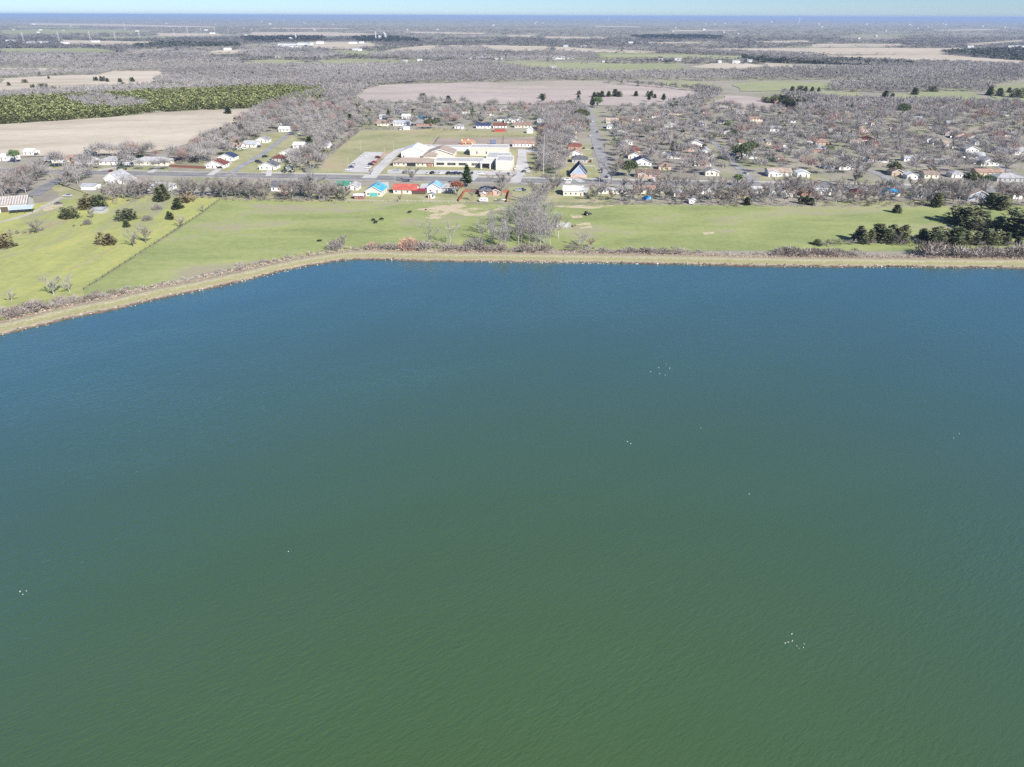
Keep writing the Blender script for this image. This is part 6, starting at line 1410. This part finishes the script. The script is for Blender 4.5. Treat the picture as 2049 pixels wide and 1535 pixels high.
for i, (px, py, rz, lie, lab) in enumerate(((639, 483.5, .1, True, 'black cow lying in the pasture near the levee bend'), (748, 443, 2.6, False, 'black cow grazing, one of a close group of three'), (752, 447.5, .5, False, 'black cow nearest the levee in the group of three'), (764, 441, 3.0, False, 'black cow standing apart in the group of three'),
                                            (820, 427, .3, False, 'black cow beside the bare soil tracks'), (852, 421, 1.2, True, 'black calf resting on the bare soil'), (1021, 470, 1.0, False, 'black cow half hidden among the grove trunks'))):
    o = cow_mesh(i, lie); p = G(px, py); o.location = (p.x, p.y, .06); o.rotation_euler = (0, 0, rz); sc_ = .8 if 'calf' in lab else 1.1; o.scale = (sc_,) * 3
    tag(o, lab, 'cow', 'cattle in the pasture')
for i, (px, py, lab) in enumerate(((148, 453.5, 'reddish brown goat in the meadow beside another'), (163, 452.5, 'rusty brown goat by the round grey bush'))):
    o = cow_mesh(0); p = G(px, py); o.location = (p.x, p.y, .06); o.scale = (.6,) * 3; o.data.materials[0] = paint('brown_hide', (.2, .09, .05), .8); o.name = 'goat'; tag(o, lab, 'goat', 'goats in the meadow')

# ------------------------------------------------------------------ white birds on the water
m_bird = paint('white_plumage', (0.66, 0.66, 0.65), .8, .03); m_bill = paint('bill', (.6, .35, .08))
mb = MB()
ring = [(-.26, .02, .10), (-.16, .09, .10), (0, .12, .1), (.12, .1, .1), (.2, .05, .12)]
for (xa, ra, za), (xb, rb, zb) in zip(ring, ring[1:]): mb.tube((xa, 0, za), (xb, 0, zb), ra, rb, 8)
BODY = mb.mesh('body', m_bird, smooth=True)
mb = MB(); mb.tube((.15, 0, .12), (.22, 0, .26), .05, .04, 6); mb.tube((.19, 0, .26), (.30, 0, .27), .055, .035, 6); HEAD = mb.mesh('head', m_bird, smooth=True)
mb = MB(); mb.tube((.30, 0, .268), (.39, 0, .255), .018, .006, 5); BILL = mb.mesh('bill', m_bill)
bpx = [(1571, 1287), (1577, 1285), (1584, 1269), (1585, 1283), (1594, 1293), (1598, 1298), (1607, 1296), (1609, 1289), (1908, 877), (1919, 868), (1499, 989), (40, 1184), (46, 1190), (53, 1183), (577, 1104), (1302, 744), (1318, 736), (1320, 748), (1331, 751), (1333, 729), (1340, 737), (1255, 884), (1262, 888), (1402, 857)]
r = random.Random(2)
for i, (px, py) in enumerate(bpx):
    p = G(px, py, WZ); flock = 'in the nearest loose flock on the reservoir' if 1560 < px < 1620 else ('in the far loose flock on the reservoir' if 1290 < px < 1350 else ('in a tight trio on the reservoir' if px < 60 else ('in a pair on the reservoir' if px in (1908, 1919, 1255, 1262) else 'floating alone on the reservoir')))
    root = empty('gull', (p.x, p.y, WZ), r.uniform(0, 6.28), 'white gull ' + flock, 'bird', 'gulls on the reservoir'); root.scale = (.62,) * 3
    put('body', BODY, root); h_ = put('head', HEAD, root); put('bill', BILL, h_)

# ------------------------------------------------------------------ far buildings, pylons, water towers
r = random.Random(31)
fm = [paint('far_white_wall', (.68, .68, .67)), paint('far_tan_wall', (.46, .41, .35)), paint('far_grey_wall', (.4, .4, .4))]
def far_building(px, py, wpx, hm, label, dep=16, mi=0, roof=None):
    p = G(px, py); w = wpx * mpp(p)
    root = empty('distant_building', p, r.uniform(-.15, .15), label, 'building', 'far buildings')
    s = max(1.0, hm)
    put('wall', gable_wall(w, dep, s, w * 0 + dep * .12, 'x').mesh('wall', fm[mi]), root)
    put('roof', gable_roof(w, dep, s, dep * .12, 'x', 0, .4).mesh('roof', roof or fm[2 - mi]), root)
for px, py, w, hm, lab in ((575, 93, 40, 9, 'long low white factory roof in the middle distance'), (610, 91, 30, 9, 'white warehouse beside the long factory'), (640, 88, 14, 9, 'square white warehouse past the factory'), (590, 97, 24, 8, 'white shed in front of the long factory'), (705, 88, 16, 7, 'white farm shed on the pale strip field'), (723, 87, 8, 7, 'small white shed on the pale strip field'),
                           (710, 101, 10, 6, 'white house at the green far field'), (720, 102, 8, 6, 'second white house at the green far field'), (555, 115, 12, 6, 'white farmhouse among bare far trees'), (640, 115, 14, 6, 'white house group before the far green strip'), (840, 123, 10, 5, 'white bungalow by the bare far earth'), (810, 125, 8, 5, 'tan bungalow by the bare far earth'), (940, 118, 12, 5, 'white house by the far hedge'), (960, 119, 14, 6, 'white barn by the far hedge'), (998, 119, 16, 6, 'long white barn near far cedars'),
                           (1118, 119, 26, 7, 'long white stable block in the green farmland'), (1140, 118, 16, 6, 'white house beside the long stable block'), (1108, 139, 12, 6, 'white farmhouse at the wood edge below the stables'), (1208, 126, 6, 4, 'small red barn in the green farmland'), (1355, 122, 16, 6, 'white barn at the end of the green farmland'), (1322, 121, 10, 5, 'tan house near the white farmland barn'), (1473, 127, 15, 7, 'grey-white barn on the pale hillside'), (1502, 124, 14, 5, 'tan long barn on the pale hillside'),
                           (1440, 126, 8, 5, 'white shed on the pale hillside'), (1132, 94, 10, 6, 'white house by the far pale field'), (1168, 95, 12, 6, 'white long house by the far pale field'), (1284, 87, 8, 6, 'white house in the far blue woods'), (1262, 87, 10, 6, 'cream house in the far blue woods'), (1600, 109, 12, 6, 'white farm among trees at the pale right field'), (1612, 109, 8, 6, 'second white farm at the pale right field'), (1942, 96, 12, 7, 'white house row beginning past the pale right field'), (2022, 97, 10, 9, 'tall white house at the far right rise'), (2035, 96, 12, 8, 'white gabled house at the far right rise'),
                           (2046, 97, 8, 8, 'white house ending the far right rise'), (335, 111, 12, 6, 'white sheds below the pale far mound'), (380, 116, 12, 6, 'white sheds by the dark far trees'), (455, 101, 14, 7, 'white metal barn on the far ridge'), (20, 84, 16, 7, 'white farm row below the pylons'), (60, 87, 14, 7, 'white shed below the second pylon'), (85, 87, 18, 7, 'long white shed below the pylons'), (130, 88, 14, 7, 'white farm building below the middle pylon'), (190, 85, 14, 7, 'white barn beside the fourth pylon'), (425, 68, 10, 8, 'white works by the far pale clearing'), (412, 62, 6, 10, 'pale works tower by the far clearing')):
    far_building(px, py, w, hm, lab, dep=10 if py > 105 else 14)
for i in range(60):
    y = r.choice((r.uniform(41, 50), r.uniform(46, 62), r.uniform(60, 80))); x = r.uniform(0, 2049)
    d = G(x, y).y; hm = min(26, 4 + d / 900)
    band = 'on the hazy horizon plain' if y < 48 else ('in the far blue woods' if y < 62 else 'in the middle-distance woods')
    far_building(x, y, r.uniform(2, 5), hm * .7, ['white', 'tan', 'grey'][i % 3] + ' distant building ' + band, dep=20, mi=i % 3)
# concrete works on the dark belt
for k, (px, py, w, h) in enumerate(((752, 79, 3, 32), (760, 79, 8, 14), (771, 78, 6, 22), (592, 79, 4, 26), (582, 81, 8, 10))):
    p = G(px, py); ww = w * mpp(p); root = empty('silo_works', p, 0, ['tall grey silo of the works on the dark wooded belt', 'low shed of the works on the dark wooded belt', 'grey twin silo of the works on the dark wooded belt', 'slim grey tower standing left of the works', 'low pale shed left of the works'][k], 'silo')
    mb = MB(); mb.tube((0, 0, 0), (0, 0, h), ww / 2, ww / 2, 10); put('shell', mb.mesh('shell', fm[2]), root)
    mb = MB(); mb.tube((0, 0, h), (0, 0, h + ww * .2), ww * .52, ww * .1, 10); put('cap', mb.mesh('cap', m_wmetal), root)
def pylon(px, py, hpx, label):
    p = G(px, py); h = hpx * mpp(p); root = empty('pylon', p, .4, label, 'pylon', 'pylons of the far power line')
    mb = MB()
    for sx in (-1, 1):
        for sy in (-1, 1): mb.tube((sx * 3, sy * 3, 0), (sx * .5, sy * .5, h), .32, .22, 4)
    put('mast', mb.mesh('mast', m_spole), root)
    mb = MB()
    for k in range(6):
        z = h * k / 6; a = 3 - 2.5 * k / 6; z2 = h * (k + 1) / 6; b = 3 - 2.5 * (k + 1) / 6
        mb.tube((-a, -a, z), (b, -b, z2), .14, .14, 4); mb.tube((a, a, z), (-b, b, z2), .14, .14, 4)
    put('bracing', mb.mesh('bracing', m_spole), root)
    for k in range(3):
        z = h * (.7 + .13 * k); mb = MB(); mb.box(-6 + k, 6 - k, -.25, .25, z, z + .5); put('cross_arm', mb.mesh('cross_arm', m_spole), root)
for k, (px, py, hp) in enumerate(((48, 84, 18), (119, 83, 17), (182, 83, 18), (232, 82, 17), (280, 79, 15), (349, 71, 12), (377, 72, 16), (403, 67, 10), (430, 67, 11), (457, 65, 9), (251, 60, 14))):
    pylon(px, py, hp, ['pale lattice pylon by the white farm row', 'pale lattice pylon above a white shed', 'pale lattice pylon in the middle of the power line', 'pale lattice pylon beside a white barn', 'pale lattice pylon at the strip of tan field', 'small pylon at the far clearing edge', 'taller pylon at the far clearing', 'small pylon before the far works', 'small pylon beside the far works', 'last small pylon past the far works', 'distant pylon near the horizon'][k])
def water_tower(px, py, hpx, label):
    p = G(px, py); h = hpx * mpp(p); root = empty('water_tower', p, 0, label, 'water tower')
    mb = MB(); mb.tube((0, 0, 0), (0, 0, h * .8), h * .07, h * .05, 8); put('stem', mb.mesh('stem', m_wmetal), root)
    mb = MB()
    for (za, ra), (zb, rb) in zip(((.72, .05), (.8, .14), (.88, .17), (.95, .14), (1.0, .03)), ((.8, .14), (.88, .17), (.95, .14), (1.0, .03), (1.01, .01))): mb.tube((0, 0, h * za), (0, 0, h * zb), h * ra, h * rb, 10)
    put('tank', mb.mesh('tank', m_wmetal), root)
water_tower(1598, 48, 10, 'tall white water tower on the horizon past the pale fields'); water_tower(1217, 41.5, 6, 'white water tower on the horizon beyond the green farmland')

# ------------------------------------------------------------------ the air
mb = MB(); Z1 = 130; B = 71000
mb.box(-B, B, -B, B, -1.5, Z1)
hm_ = bpy.data.materials.new('thin_haze'); hm_.use_nodes = True; n = hm_.node_tree.nodes; l = hm_.node_tree.links
n.remove(n['Principled BSDF']); pv = n.new('ShaderNodeVolumePrincipled'); pv.inputs['Color'].default_value = (0.48, 0.65, 0.95, 1); pv.inputs['Density'].default_value = 6.0e-5; pv.inputs['Anisotropy'].default_value = 0.0
l.new(pv.outputs[0], n['Material Output'].inputs['Volume'])
me = mb.mesh('haze', hm_); o = stuff('haze', me, 'thin bluish haze over the far plain', 'haze')

# ------------------------------------------------------------------ labels: look-alike houses are told apart by their neighbours
STOPW = set('beside at in on by near over behind among with between of to before parked standing from under above shading touching arching adjoining up full rising waiting driving squeezed ending'.split())
for lab, obs in list(LABELS.items()):
    hs = [o for o in obs if o.name.startswith('house')]
    if len(hs) < 2: continue
    for o in hs:
        best = None
        for lab2, ob2 in LABELS.items():
            if lab2 == lab or not ob2[0].get('category') in ('house', 'shed', 'tree', 'car', 'workshop', 'utility pole'): continue
            for q in ob2:
                if q is o: continue
                d = (q.location - o.location).length
                if len(ob2) > 1 and q['category'] != 'house': continue
                if best is None or d < best[0]: best = (d, q)
        q = best[1]; w2 = q['label'].split(' with ')[0]
        if q['category'] == 'house' and ' with a ' in q['label']:
            wds = q['label'].split(' '); k = wds.index('with'); t = 'the %s-roofed %s house' % ('-'.join(wds[k + 2:wds.index('roof')][:-1]) if 'roof' in wds and len(wds[k + 2:wds.index('roof')]) > 1 else 'next', wds[0])
        else:
            hw = []
            for wd in q['label'].split():
                if wd in STOPW and len(hw) > 1: break
                hw.append(wd)
            t = 'the ' + ' '.join(hw)
        wl_ = lab.split(); base = ' '.join(wl_[:wl_.index('roof') + 1]) if 'roof' in wl_ else ' '.join(wl_[:7])
        o['label'] = ' '.join((base + ' next to ' + t).split()[:16])
